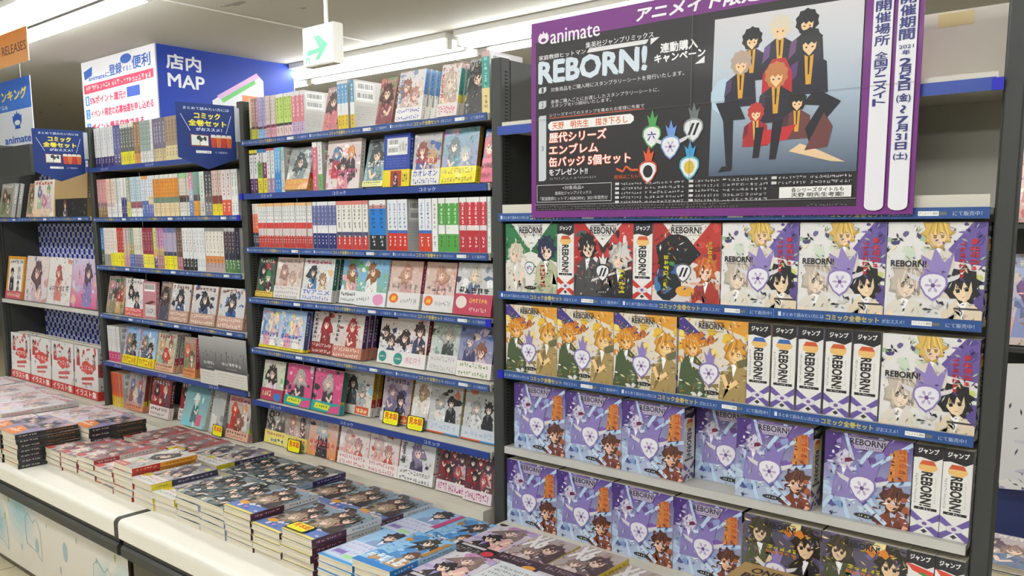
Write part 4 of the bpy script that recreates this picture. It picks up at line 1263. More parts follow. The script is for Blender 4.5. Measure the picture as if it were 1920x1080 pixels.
def cov_white(a):
    a.R(0, 0, 1, 1, 'e6e4e2')
    a.P([(1, .55), (1, 1), (.86, 1), (.55, .62)], '6c5aa0')
    a.splash(['58488c', '7c6ab0'], 8, .06, (.75, .7, 1, 1))
    a.P([(1, 0), (1, .4), (.8, .3), (.84, 0)], '5f4f94')
    a.splash(['b8ccb0', 'cfdcc8', 'a8c0a0'], 9, .08, (0, .45, .4, .85))
    a.splash(['4a4474', '2c2c34', '6a6290'], 6, .05, (.05, .65, .35, .9))
    a.splash(['c9d07a', 'dfe6d4'], 4, .08, (.85, .3, 1, .5))
    a.figure(.52, .86, .25, 'd9b45c', 'e0d8cc', 'f0d0ac')
    a.figure(.22, .34, .3, 'c4b8aa', 'e2dccf', 'f2dcc4')
    a.figure(.8, .32, .3, '26272a', 'e8d8bc', 'f0d6b0')
    a.poly([(.42 * a.w, .35 * a.h), (.36 * a.w, .66 * a.h), (.47 * a.w, .6 * a.h), (.5 * a.w, .74 * a.h), (.6 * a.w, .58 * a.h), (.7 * a.w, .7 * a.h), (.62 * a.w, .35 * a.h)], '9283c0')
    a.confetti(['58488c', '2c2c34', 'b8ccb0', 'd8d4d0', '8a8a90', 'e0c890'], 130, .026)
    shield(a, .5, .37, .25, flame=None)
    a.T('REBORN!', .05, .53, .42, .595, '222226', bold=.04)
    a.marks(.05, .495, .4, .52, 14, '333', dens=2)
    a.marks(.74, .42, .82, .8, 7, 'b8282c', vertical=True)
    a.marks(.84, .5, .95, .84, 5, 'c02a30', vertical=True)
    a.splash(['2a2a2c', 'd0ccc8'], 5, .04, (.4, .08, .65, .16))
    a.R(.72, .1, .98, .12, '444')


def cov_gold(a):
    a.R(0, 0, 1, 1, 'e0d6c4')
    a.P([(0, .78), (0, 1), (.08, 1), (.42, .74), (.3, .66)], '473c86')
    a.P([(.5, 1), (1, 1), (1, .8), (.66, .9)], 'dd9c34')
    a.splash(['e2b83c', 'd8872c', 'f0d878', 'c8702c'], 20, .1, (0, .45, 1, .85))
    a.splash(['8a7a4c', 'a8905c', '4a7a4c', '7a4a34', 'b07a50'], 16, .09, (0, 0, 1, .4))
    a.figure(.2, .62, .24, 'd8902c', '4a5a3c', 'f0c890')
    a.figure(.82, .6, .28, 'd89a3c', 'a8905c', 'f2cc90')
    a.splash(['e8e4e0', 'd8d4cc'], 5, .05, (.2, 0, .8, .15))
    a.confetti(['d8902c', 'f0e0b0', '4a7a4c', '7a4a34', '473c86', 'e8e4e0'], 130, .028)
    shield(a, .46, .34, .25)
    a.P([(.84, .5), (1, .56), (1, .46), (.88, .42)], '6a6a4c')
    plate(a, .3, .66, .88, .95)
    foot(a)


def cov_violet(a):
    a.grad(0, 0, 1, 1, '5f4590', 'b4c2da')
    a.P([(0, 1), (0, .6), (.16, .72), (.2, 1)], '48307a')
    a.P([(.3, 1), (.5, 1), (.3, .62), (.16, .66)], '7a62aa')
    a.splash(['7a5aa8', '54408c', '9a8ac0', '6a5090', '8f9ccc'], 16, .09, (0, .45, 1, 1))
    a.splash(['9fb8d8', 'c4d4e4', '7f9cc8', 'b0c4dc', '5a5a94'], 22, .09, (0, 0, .75, .5))
    for (p, q, w_) in (((.66, 1.0), (.0, .08), .05), ((1, .54), (.3, .36), .05), ((.24, 1.0), (.34, .7), .04), ((1, .98), (.5, .6), .045), ((.42, .4), (.82, 0), .055), ((.1, .62), (.32, .0), .05), ((0, .34), (.34, .22), .03)):
        a.stroke([(p[0] * a.w, p[1] * a.h), (q[0] * a.w, q[1] * a.h)], w_ * a.w, 'bcd4ea')
    a.figure(.24, .68, .17, 'cfc8dc', '8a80b8', 'dccfe0')
    a.splash(['e4e0ea', '6a1a3c', 'b8a8cc', 'd8d8e8'], 10, .05, (.06, .55, .42, .78))
    a.P([(.74, .52), (.8, .88), (.94, .92), (.96, .56)], 'c87a3c')
    a.marks(.75, .52, .84, .86, 5, 'e09a4c', vertical=True)
    a.marks(.85, .54, .95, .92, 5, 'b85424', vertical=True)
    a.figure(.82, .3, .26, '5a3424', '8a4630', 'e8b494', 'b8c8e0')
    a.splash(['7a4430', '5a3020', 'b8c8dc', 'a85c3c'], 12, .06, (.6, 0, 1, .34))
    a.stroke([(.5 * a.w, .2 * a.h), (.75 * a.w, .02 * a.h)], .05 * a.w, 'cfe0f0')
    a.confetti(['48307a', 'd8e4f0', '8f80bc', '6a94c8', 'f0f0f4', '33264a'], 120, .028)
    a.poly([(.4 * a.w, .5 * a.h), (.38 * a.w, .66 * a.h), (.45 * a.w, .62 * a.h), (.5 * a.w, .76 * a.h), (.56 * a.w, .64 * a.h), (.66 * a.w, .72 * a.h), (.6 * a.w, .5 * a.h)], '8878b8')
    shield(a, .46, .42, .27, flame=None)
    a.P([(.28, .98), (.74, .98), (.66, .84), (.36, .84)], 'b4aac4')
    plate(a, .3, .7, .885, .955)
    foot(a)


def cov_dark(a):
    a.R(0, 0, 1, 1, '5a5468')
    a.splash(['6a5f90', '4a4a3c', '6a6a50', '3a3834', '8a8464', '74689c'], 22, .12)
    a.figure(.22, .8, .27, '4a4436', '55583f', 'e4c8a0')
    a.figure(.82, .74, .32, '33291f', '2f2c2c', 'eac8a0')
    a.splash(['e0c03c', 'd8842c', 'f0e0a0'], 5, .08, (.55, .85, .85, 1))
    a.splash(['2a2826', '6a6848', '3a3640', 'c8c0a0'], 12, .08, (0, 0, 1, .3))
    a.confetti(['6a5f90', '2a2826', 'e4c8a0', '8a8464', 'e0c03c'], 120, .028)
    shield(a, .44, .36, .25)
    a.marks(.32, .62, .72, .68, 5, 'e2d028')
    a.marks(.3, .56, .72, .615, 5, 'd8862c')
    plate(a, .28, .68, .88, .95)


def vol_spine(cross='6c5aa0', hat='cf5a34', face='e8bc74', kind=0):
    def fn(a):
        a.R(0, 0, 1, 1, 'e9e7e3')
        a.P([(0, 1), (1, 1), (1, .87), (.75, .83), (.25, .86), (0, .85)], '26262a')
        a.T('ジャンプ', .14, .905, .86, .965, 'f0efec', bold=.05, slant=.0)
        if kind == 0:
            a.blob(.5 * a.w, .755 * a.h, .34 * a.w, .055 * a.h, face, 12, .08)
            a.P([(.2, .78), (.8, .78), (.7, .83), (.3, .83)], hat)
            a.T('REBORN!', .30, .32, .68, .70, '222226', bold=.05, turn=True)
            a.marks(.08, .34, .18, .68, 12, '8a8a8a', vertical=True, dens=3)
            a.marks(.78, .36, .84, .66, 10, 'a0a0a0', vertical=True, dens=2)
            a.R(.1, .275, .9, .305, '222')
            a.marks(.25, .28, .75, .3, 4, 'e8e8e8', dens=2)
        else:
            a.P([(0, .86), (.25, .78), (1, .72), (1, .8), (.4, .84)], 'd8442c')
            a.P([(.45, .76), (1, .70), (1, .74), (.6, .78)], '3a8a44')
            a.T('REBORN!', .30, .32, .68, .66, '222226', bold=.05, turn=True)
        a.P([(0, .26), (0, .18), (.36, .12), (0, .06), (0, 0), (.1, 0), (.5, .09), (.9, 0), (1, 0), (1, .06), (.64, .12), (1, .18), (1, .26), (.5, .15)], cross)
        a.ell(.5 * a.w, .125 * a.h, .3 * a.w, .04 * a.h, 'dedbe2')
        a.ell(.5 * a.w, .125 * a.h, .09 * a.w, .02 * a.h, '7a5a98')
        a.P([(.5, .015), (.62, .04), (.5, .065), (.38, .04)], '3a3a3c')
    return fn


VOL = {
    'green': ('green and white thick volume', cov_green, vol_spine('2f7a4a')),
    'black': ('black and red thick volume', cov_black, vol_spine('c8382e')),
    'red': ('red and white thick volume', cov_red, vol_spine('c8382e')),
    'white': ('white and purple thick volume', cov_white, vol_spine()),
    'gold': ('gold and purple thick volume', cov_gold, vol_spine('6c5aa0', '3a6ab0')),
    'violet': ('violet and pale blue thick volume', cov_violet, vol_spine()),
    'dark': ('dark olive and purple thick volume', cov_dark, vol_spine('6c5aa0', 'd8442c', 'e8bc74', 1)),
}
VT = .043


def volumes(shelf_word, z, items, h=.150, Y=.008):
    for i, it in enumerate(items):
        d, x = it[0], it[1]
        spine_out = len(it) > 2 and it[2] == 's'
        desc, fr, sp = VOL[d]
        w = .1435 if not spine_out else .118
        ms = book_meshes('vol_' + d + ('s' if spine_out else ''), w, h, VT, fr, sp, back_art)
        lab = '%s, %s, %s from left, %s poster-bookcase shelf' % (desc, 'spine out' if spine_out else 'face out', ordinal(i + 1), shelf_word)
        loc, rot = ((x, Y, z + .0005), (0, 0, 0)) if not spine_out else ((x, Y + w, z + .0005), (0, 0, -math.pi / 2))
        if len(it) > 3:
            loc = (loc[0], loc[1] + it[3], loc[2])
        put_book('comic_volume', ms, loc, rot, lab, 'thick volumes on %s shelf of poster bookcase' % shelf_word)


volumes('third', -.153, [('green', 2.034), ('black', 2.1785, 's'), ('black', 2.223), ('red', 2.367, 's'), ('red', 2.4115), ('white', 2.5575), ('white', 2.7025), ('white', 2.8475)])
volumes('fourth', -.333, [('gold', 2.034), ('gold', 2.179), ('gold', 2.324), ('gold', 2.47, 'f', .004), ('gold', 2.614, 's'), ('gold', 2.6605, 's'), ('white', 2.708, 's'), ('white', 2.7555, 's'), ('white', 2.8025, 's'), ('white', 2.8485)])
volumes('fifth', -.511, [('violet', 2.052), ('violet', 2.197), ('violet', 2.342), ('violet', 2.487, 'f', .046), ('violet', 2.597, 'f', -.004), ('violet', 2.760, 'f'), ('violet', 2.9055, 's'), ('violet', 2.9495, 's')], Y=.014)
volumes('bottom', -.69, [('violet', 2.036), ('violet', 2.181), ('violet', 2.326), ('violet', 2.471), ('dark', 2.620), ('dark', 2.765), ('dark', 2.905, 's'), ('dark', 2.9495, 's')], Y=.006)

# ------------------------------------------------------------------ stacks of books lying on the display tables


def two_tone(c1, c2, fr=.45, tc='eeeeee', tc2='444444'):
    def fn(a):
        a.R(0, 0, 1, fr, c1)
        a.R(0, fr, 1, 1, c2)
        a.marks(.3, .06, .7, fr - .06, 6, tc, vertical=True, dens=3)
        a.marks(.3, fr + .08, .7, .93, 8, tc2, vertical=True, dens=3)
    return fn


def s_red(a):
    C(('b05a58', 'a84a4a'), ['8a8488', '6a5a5c'], ['c8c4c4', '8a7c7e'], 'e8e0de', ['a03c3e', 'd8d0d0', '5a5456', 'c86a64'], 'none', [(.4, .62, .3), (.7, .42, .26)], 22)(a)
    a.R(0, 0, .3, .12, 'c0504a')
    a.marks(.08, .8, .5, .93, 4, 'e8dcd8')


def s_wred(a):
    C(('c9c5c0', 'd8d2cc'), ['4a4846'], ['b8b4b0'], '8a9a4a', ['8a8682', 'e4e0dc', '3f3d3c'], 'none', [(.6, .66, .3)], 14)(a)
    a.P([(.0, .0), (.62, .0), (.5, .14), (.0, .12)], 'c0625c')
    a.splash(['8aa83c', 'a8bc5a'], 3, .06, (.2, .25, .5, .4))
    a.marks(.06, .02, .5, .1, 8, 'e8dcd8', dens=3)


def s_wy(a):
    C(('8a8a90', 'dad8d4'), ['5a5a6c', '3a3848'], ['6a6a78', 'c8c0bc'], 'c8a82a', ['b8b0ac', '2f3044', 'd8cc3c', 'e4e0dc'], 'none', [(.45, .72, .24), (.66, .52, .28)], 18)(a)
    a.R(0, 0, 1, .26, 'dcd8d2')
    a.P([(.0, .26), (.3, .26), (.12, .14), (.0, .16)], 'd8c82a')
    a.marks(.1, .04, .9, .12, 8, '4a8a94', dens=3)
    a.marks(.1, .14, .9, .22, 7, 'b06a6a', dens=3)


def s_dark(a):
    C(('5f7a80', '7f8688'), ['22282a', '3a3a34', '4a5a60'], ['2a3234', '6a7074', '33403e'], 'd8c0a0', ['c89a70', '8aa0b0', '1f2426', 'e0c8b0', '4a6a64', 'd8d4cc'], 'none', [(.3, .74, .24), (.7, .66, .24), (.5, .4, .26)], 26)(a)
    a.splash(['e0cc34'], 2, .06, (.05, .05, .3, .12))
    a.splash(['c8ccca', '9aa4a8', '6a7478'], 8, .09, (.1, 0, 1, .25))


def s_mar(a):
    C(('7f9cb0', '6a6258'), ['5a4a44', '2f2c2a', 'a8947c'], ['6a5c50', '3f3a38', '4a6a64'], 'd8a890', ['c88a74', '8ab0cc', '3a342f', 'c8bca8', '2f5a54'], 'none', [(.35, .76, .22), (.7, .66, .26), (.42, .46, .24)], 24)(a)
    a.R(0, .0, 1, .25, '5f7cb8')
    a.splash(['c88ab0', '3a5ab4', 'd8c8d4', '7a4a6c'], 10, .06, (.1, .08, 1, .26))
    a.R(0, 0, 1, .05, 'e2d070')
    a.ell(.22 * a.w, .22 * a.h, .16 * a.w, .05 * a.h, 'e0a02c')


def s_blue(a):
    a.grad(0, 0, 1, 1, '8ab8e0', 'b8d8f0')
    a.figure(.55, .82, .24, '2f2a3a', '8aa4d0')
    a.R(.04, .08, .98, .52, 'd4dcf0')
    for i in range(4):
        a.marks(.08, .42 - i * .1, .9, .49 - i * .1, 7, ('b0a8d8', 'c8b8dc', '9ab0e0', '8a9ad0')[i], dens=4)
    a.R(.1, .16, .4, .24, '8a70bc')
    a.R(.45, .1, .75, .18, 'a8d8a0')
    a.P([(.84, .45), (1, .45), (1, .98), (.88, .98)], 'c8447c')
    a.R(0, 0, 1, .05, '4a98d8')


def s_sky(a):
    C(('78b4e0', 'a8d0ec'), ['33302f', '5a4434'], ['4a8ac8', 'b8946a'], '2a74c0', ['d8ecf8', '3f88c8', 'c84a4c', 'b8863c'], 'none', [(.62, .8, .22), (.8, .42, .2)], 16)(a)
    a.R(0, 0, 1, .1, '2a80c8')
    a.marks(.06, .12, .95, .32, 5, 'eaf2f8')
    a.P([(.9, .5), (1, .5), (1, .95), (.9, .9)], 'b07a30')


def s_bw(a):
    C(('d8d4d4', 'b0a0cc'), ['8a746c', '1f1d22'], ['dcb0a8', '2a262c'], 'c83a48', ['9a88c8', 'e8e0dc', 'c88ab0', '3a2a30'], 'none', [(.6, .8, .26), (.4, .52, .24)], 16)(a)
    a.R(0, 0, 1, .27, '1c1a1c')
    a.R(.1, .2, .7, .25, 'c8c6c8')
    a.marks(.1, .04, .8, .18, 9, '9a9698', dens=3)
    a.ell(.86 * a.w, .14 * a.h, .13 * a.w, .07 * a.h, 'c8303c')


def s_x(a):
    C(('b8aaa4', 'a08f88'), ['4a3a38', '8a7068'], ['6a5a58', 'c8b8b0'], '333', ['e0d8d4', '5a4444', 'd8b8a8', '8a7a78'], 'none', [(.7, .66, .3), (.4, .5, .22)], 18)(a)
    a.R(0, 0, 1, .3, '3c2430')
    a.T('X6', .06, .62, .46, .97, 'ecebe9', bold=.07)
    a.marks(.08, .18, .8, .27, 9, 'a8949c', dens=3)
    a.R(.08, .03, .6, .1, 'd0ccce')
    a.marks(.1, .04, .56, .09, 8, '888', dens=2)
    a.ell(.88 * a.w, .1 * a.h, .15 * a.w, .075 * a.h, 'e09a2c')


def s_note(a):
    a.R(0, 0, 1, 1, 'd2d6d8')
    for i in range(8):
        a.marks(.1, .86 - i * .09, .9, .9 - i * .09 + .02, 13, '4a4e50', dens=3)


def s_black(a):
    C(('b8a8b0', '8a8a9c'), ['2f2c3a', '4a3a48'], ['4a4660', '8a80a8'], 'e8e8e8', ['d8d0d4', '6a7ac0', 'e0a8a0', '33303c'], 'none', [(.5, .68, .28), (.8, .6, .22)], 18)(a)
    a.P([(0, 0), (.9, 0), (.6, .3), (0, .34)], 'd87a2c')
    a.splash(['e8b83c', 'd85a2c', 'f0e0d0'], 6, .06, (0, 0, .6, .28))
    a.marks(.05, .1, .6, .2, 5, 'f4ead0')


def s_pale(a):  # pale pink covers, palette lightened further to carry the glare on their tops
    C(('ebe2e3', 'e6e0e0'), ['d8b4ba', 'a89aa0'], ['e8d0d8', 'd8d4dc'], 'c8707c', ['f0e8e8', 'e0b8c0', 'b0b0b8', 'f4f0ee'], 'top', None, 16)(a)


ST = {
    'black': (s_black, two_tone('1f1e20', '26302a', .4, 'e8e8e8', 'c87a3c'), 'black-spined comic magazine'),
    'red': (s_red, two_tone('a84a48', 'd4d0cc', .4), 'red and grey comic'),
    'wred': (s_wred, two_tone('b82a24', 'd8932a', .42, 'ead8a0', '6a3a10'), 'white comic with red and orange spine'),
    'wy': (s_wy, two_tone('d2c228', '34344e', .3, '333333', 'b8b8c8'), 'grey comic with navy and yellow spine'),
    'dark': (s_dark, two_tone('9fb4d0', '35285c', .4, '3a4a90', 'c8c0dc'), 'dark teal comic with purple spine'),
    'mar': (s_mar, two_tone('4c1f34', 'd8d8d6', .48, 'c8a8b4', '6a6a6a'), 'brown and blue comic with maroon spine'),
    'blue': (s_blue, two_tone('3f90d0', 'a8c8e4', .4), 'light blue comic'),
    'sky': (s_sky, two_tone('2a80c8', '9cc4e0', .4), 'sky blue comic with white title'),
    'bw': (s_bw, two_tone('1c1a1c', 'c8c4c8', .35), 'white and violet comic with black band'),
    'x': (s_x, two_tone('4a2a38', 'd8c02c', .3), 'brown comic with maroon lower band'),
    'note': (s_note, 'd8d8d6', 'white text-covered booklet'),
    'pale': (s_pale, two_tone('c8b8b4', 'd4ccca', .4, 'c05a5c', 'c05a5c'), 'pale pink magazine'),
}


def stack(kind, x0, y0, ztop, w, l, where, t=.0152, jit=1.6, n=None, seed=0):
    fr, sp, desc = ST[kind]
    r = random.Random(where)
    n = n or max(1, round((ztop - T_TOP) / t))
    t = (ztop - T_TOP) / n
    ms = book_meshes('st_' + kind, w, l, t - .0018, fr, sp, 'd8d4cc')
    for i in range(n):
        z = ztop - i * t
        a = math.radians(r.uniform(-jit, jit))
        dx, dy = r.uniform(-.0015, .0015), r.uniform(-.003, .003)
        lab = '%s, %s %s' % (desc, 'top of' if i == 0 else ordinal(i + 1) + ' down in', where)
        o = put_book('stacked_comic', ms, (x0 + dx, y0 + dy, z - .0016), (-math.pi / 2, 0, 0), lab, 'comics stacked on the display table')
        o.rotation_euler = (-math.pi / 2, 0, 0)
        o.rotation_euler.rotate_axis('Y', a) if False else None
        o.rotation_euler[2] = a


FY, RY = -.472, -.268
BW, BL = .104, .178
front = [('red', .660, -.645), ('red', .768, -.640), ('red', .876, -.630), ('red', .984, -.640), ('wred', 1.090, -.612), ('wy', 1.1975, -.632), ('wy', 1.3015, -.648),
         ('dark', 1.407, -.624), ('dark', 1.513, -.622), ('mar', 1.6195, -.613), ('mar', 1.7255, -.630), ('mar', 1.831, -.618), ('blue', 1.952, -.640), ('sky', 2.060, -.622), ('bw', 2.168, -.632), ('note', 2.276, -.628), ('note', 2.384, -.64), ('x', 2.492, -.64)]
for i, (k, x, z) in enumerate(front):
    stack(k, x, FY, z, BW, BL, '%s front-row stack from left' % ordinal(i + 1))
rear = [('red', .585 + .13, -.645), ('red', .823, -.645), ('red', .931, -.645), ('wy', 1.039, -.648), ('wy', 1.147 - .004, -.641), ('dark', 1.252, -.65), ('dark', 1.358, -.648), ('dark', 1.463, -.640), ('mar', 1.572, -.654), ('mar', 1.678, -.652), ('mar', 1.784, -.650),
        ('blue', 1.892, -.660), ('sky', 1.999, -.660), ('bw', 2.106, -.652), ('x', 2.213, -.652), ('x', 2.320, -.648), ('x', 2.427, -.66)]
for i, (k, x, z) in enumerate(rear):
    stack(k, x, RY, z, BW, BL, '%s rear-row stack from left' % ordinal(i + 1))
stack('black', .545, -.546, -.596, .108, .176, 'front corner stack nearest the table edge')
stack('black', .430, -.546, -.598, .108, .176, 'stack beside the front corner stack')
stack('black', .600, -.362, -.604, .108, .176, 'stack behind the front corner stack')
stack('pale', .315, -.362, -.615, .125, .2, 'stack between white magazines and black stacks')
stack('pale', .45, -.362, -.612, .125, .2, 'stack touching the rear black stack')
stack('pale', .10, -.46, -.602, .19, .245, 'large magazine stack at the far-left table end')
stack('pale', -.11, -.42, -.612, .19, .245, 'second large magazine stack along far-left table')
stack('pale', -.32, -.40, -.615, .19, .245, 'third large magazine stack along far-left table')
stack('pale', -.53, -.40, -.615, .19, .245, 'fourth large magazine stack along far-left table')
stack('pale', .30, -.56 + .02, -.615, .115, .17, 'front edge stack left of black stacks')


# ------------------------------------------------------------------ yellow sample tags


def sample_tag(loc, rot, s, label):
    a = Art(s, s * .6, 3)
    mb = MB()
    mb.box(0, 0, 0, s, .0015, s * .6, '1f2a2c')
    c = .004
    a.P([(.05, .16), (.11, .05), (.89, .05), (.95, .16), (.95, .84), (.89, .95), (.11, .95), (.05, .84)], 'f0ea10')
    a.T('見本誌', .12, .4, .9, .88, 'd8541c', bold=.05)
    a.marks(.14, .14, .86, .32, 8, 'c8bc18', dens=3)
    a.emit(mb, (0, 0, 0), (1, 0, 0), (0, 0, 1), (0, -1, 0))
    o = link('sample_tag', mb.mesh('sample_tag', M_PRINT), None, loc, rot)
    tag(o, label, 'tag', 'yellow sample tags')


LE = -math.radians(11)
sample_tag((1.572, .034, -.5320), (LE, 0, 0), .062, 'yellow sample tag before the lilac comic on sixth shelf of third bookcase')
sample_tag((1.668, .032, -.5320), (LE, 0, 0), .062, 'yellow sample tag before the white glaring comic on sixth shelf')
sample_tag((1.190, -.006, -.665), (LE, 0, 0), .062, 'yellow sample tag on bottom shelf of third bookcase')
sample_tag((.770, -.002, -.685), (LE, 0, 0), .06, 'yellow sample tag on bottom shelf of second bookcase beside teal package')
sample_tag((1.833, -.464, -.6155), (-math.pi / 2, 0, 0), .062, 'yellow sample tag lying on maroon-spined comic stack')
sample_tag((.966, -.262, -.6425), (-math.pi / 2, 0, 0), .06, 'yellow sample tag lying on the rear red comic stack')

# ------------------------------------------------------------------ big purple campaign poster


def suit_figure(a, u, v, s, hair, skin='efc896', shirt='d8a02c', suit='1f1c2c', shade='5a3a6a', legs=None):
    x, y = u * a.w, v * a.h
    s = s * a.h
    a.poly([(x - .2 * s, y - .4 * s), (x + .2 * s, y - .4 * s), (x + .75 * s, y - .75 * s), (x + .85 * s, y - 2.0 * s), (x - .85 * s, y - 2.0 * s), (x - .75 * s, y - .75 * s)], suit)
    a.poly([(x - .75 * s, y - .75 * s), (x - .45 * s, y - .6 * s), (x - .5 * s, y - 1.2 * s), (x - .85 * s, y - 1.5 * s)], shade)
    a.poly([(x - .2 * s, y - .35 * s), (x + .2 * s, y - .35 * s), (x + .12 * s, y - 1.6 * s), (x - .1 * s, y - 1.6 * s)], shirt)
    a.poly([(x - .05 * s, y - .5 * s), (x + .05 * s, y - .5 * s), (x + .03 * s, y - 1.2 * s), (x - .03 * s, y - 1.2 * s)], '2a2024')
    n = 20
    r = a.r
    a.poly([(x + .5 * s * (1.16 if i % 2 else 1) * math.cos(6.2832 * i / n), y + .1 * s + .54 * s * (1.12 if i % 2 else 1) * math.sin(6.2832 * i / n)) for i in range(n)], hair)
    a.poly([(x - .3 * s, y + .1 * s), (x - .26 * s, y - .18 * s), (x, y - .45 * s), (x + .26 * s, y - .18 * s), (x + .3 * s, y + .1 * s)], skin)
    a.poly([(x - .36 * s, y + .3 * s), (x - .3 * s, y + .0 * s), (x - .16 * s, y + .1 * s), (x - .06 * s, y - .02 * s), (x + .08 * s, y + .1 * s), (x + .2 * s, y + .0 * s), (x + .34 * s, y + .12 * s), (x + .36 * s, y + .3 * s)][::-1], hair)
    for e in (-1, 1):
        a.ell(x + e * .13 * s, y - .1 * s, .05 * s, .04 * s, '3a2a2a', 6)


def build_poster():
    w, h = .764, .398
    x0, z0 = 2.124, .010
    a = Art(w, h, 9)

    def T(s, u0, va, u1, vb, c, **k):     # va above vb, measured from the top edge
        a.T(s, u0, 1 - vb, u1, 1 - va, c, **k)

    def R(u0, va, u1, vb, c):
        a.R(u0, 1 - vb, u1, 1 - va, c)

    def Mk(u0, va, u1, vb, n, c, d=4):
        a.marks(u0, 1 - vb, u1, 1 - va, n, c, dens=d)
    a.R(0, 0, 1, 1, '74247e')
    R(.016, .1, .886, .965, '1f1b1d')
    # logo and top line
    a.ell(.042 * w, (1 - .085) * h, .018 * w, .026 * h, 'efe8f2')
    a.P([(.024, .925), (.032, .945), (.038, .93), (.042, .955), (.047, .93), (.053, .945), (.06, .925)], 'efe8f2')
    a.ell(.042 * w, (1 - .092) * h, .009 * w, .01 * h, '74247e', 8)
    T('animate', .066, .05, .224, .118, 'f0eaf2', bold=.02)
    T('アニメイト限定フェア', .335, .022, .80, .085, 'f2eef4', bold=.05, slant=.02)
    # title block
    T('集英社ジャンプリミックス', .181, .14, .383, .168, 'e8e8e8', bold=.02)
    T('家庭教師ヒットマン', .027, .168, .181, .192, 'e8e8e8', bold=.02)
    a.P([(.185, 1 - .19), (.362, 1 - .192), (.37, 1 - .172), (.192, 1 - .17)], 'dedede')
    T('REBORN!', .028, .203, .363, .308, 'cfdce6', bold=.06)
    T('連動購入', .403, .202, .503, .245, 'f0f0f0', bold=.04)
    T('キャンペーン', .387, .25, .523, .287, 'f0f0f0', bold=.05)
    a.P([(.375, 1 - .17), (.4, 1 - .17), (.375, 1 - .2)], 'e8e8e8')
    a.P([(.522, 1 - .315), (.522, 1 - .285), (.497, 1 - .315)], 'e8e8e8')
    # numbered lines
    for (va, vb, n) in ((.329, .358, '1'), (.398, .437, '2'), (.473, .809, '3')):
        a.P([(.026, 1 - vb), (.045, 1 - vb), (.052, 1 - vb + .01), (.052, 1 - va), (.03, 1 - va), (.026, 1 - va - .01)], 'c4ccd0')
        T(n, .036, (va + vb) / 2 - .012, .043, (va + vb) / 2 + .012, '333')
    T('対象商品をご購入時にスタンプラリーシートを発行いたします。', .068, .336, .469, .358, 'dcdcdc')
    T('各巻ご購入ごとにお渡ししたスタンプラリーシートに、', .068, .398, .402, .418, 'dcdcdc')
    T('スタンプを1つ捺印いたします。', .068, .42, .262, .438, 'dcdcdc')
    T('シリーズすべてのスタンプを集めたお客様に先着で', .063, .466, .36, .484, 'dcdcdc')
    R(.063, .487, .36, .491, 'c8502c')
    a.P([(.068, 1 - .553), (.32, 1 - .553), (.33, 1 - .54), (.33, 1 - .52), (.32, 1 - .507), (.068, 1 - .507), (.059, 1 - .52), (.059, 1 - .54)], 'efefec')
    T('天野　明先生　描き下ろし', .073, .512, .312, .548, 'd86a2c', bold=.03)
    T('歴代シリーズ', .063, .565, .248, .614, 'f6f2ee', bold=.03, outline='d85a24', ob=.075)
    T('エンブレム', .063, .628, .222, .675, 'f6f2ee', bold=.03, outline='d85a24', ob=.075)
    T('缶バッジ 5個セット', .063, .69, .322, .738, 'f6f2ee', bold=.03, outline='d85a24', ob=.075)
    T('をプレゼント!!', .063, .75, .19, .782, 'e8e8e8', bold=.04)
    Mk(.063, .792, .22, .806, 20, 'a8a8a8', 2)
    a.stroke([(.28 * w, .235 * h), (.3 * w, .22 * h), (.31 * w, .245 * h), (.325 * w, .225 * h), (.345 * w, .225 * h)], .004, 'd8602c')
    T('絵柄はこちら！', .275, .795, .35, .815, 'c8582c', bold=.02)
    # five badges
    for (u, v, fl, rim, mk) in ((.383, .58, '4a9a50', '4a9a50', 'roku'), (.497, .565, '6a7072', '8a9294', 'bars'), (.436, .635, '6a94d8', '7a9ad0', None), (.374, .745, 'd8562c', 'c84a2c', 'spot'), (.489, .735, '3a9ad0', '4ab0c0', 'spot')):
        shield(a, u, 1 - v - .03, .09, 'e4e6e8', rim, wings=(mk is None), mark=mk if mk != 'spot' else None, flame=fl)
        if mk == 'spot':
            a.ell(u * w, (1 - v - .04) * h, .014 * w, .03 * h, '1c1c1c' if fl == 'd8562c' else 'd8b83c')
    # picture panel
    a.L.append([([(.541 * w, (1 - .822) * h), (.884 * w, (1 - .825) * h), (.884 * w, (1 - .5) * h), (.544 * w, (1 - .5) * h)], [lin('4a5a70'), lin('4a586c'), lin('a8b8c8'), lin('a8bccc')])])
    a.L.append([([(.544 * w, (1 - .5) * h), (.884 * w, (1 - .5) * h), (.884 * w, (1 - .145) * h), (.547 * w, (1 - .137) * h)], [lin('a8bccc'), lin('a8b8c8'), lin('d8d6d8'), lin('d4d2d4')])])
    a.blob(.575 * w, .53 * h, .03 * w, .08 * h, 'b8d0e0', 14, .15)
    suit_figure(a, .64, .75, .085, '17171a', shade='7a5a60')
    suit_figure(a, .705, .78, .09, 'd8cfb8', shade='6a4a80')
    suit_figure(a, .765, .785, .09, '141417', shade='6a4a70')
    suit_figure(a, .615, .655, .09, 'b09a88', shade='4a3a60')
    suit_figure(a, .772, .70, .10, '18181a', shade='5a3a70')
    a.poly([(.664 * w, .4 * h), (.668 * w, .6 * h), (.69 * w, .66 * h), (.72 * w, .66 * h), (.735 * w, .6 * h), (.74 * w, .4 * h)], 'b8222c')
    suit_figure(a, .70, .585, .095, 'c07a44', shade='3a2a40')
    suit_figure(a, .655, .44, .07, 'b8342c', suit='a8262a', shade='7a1f24', shirt='e0b050')
    suit_figure(a, .75, .47, .075, '1c1818', suit='6a3a3a', shade='4a2a2c')
    a.poly([(.66 * w, .3 * h), (.73 * w, .32 * h), (.75 * w, .38 * h), (.66 * w, .36 * h)], 'c0262c')
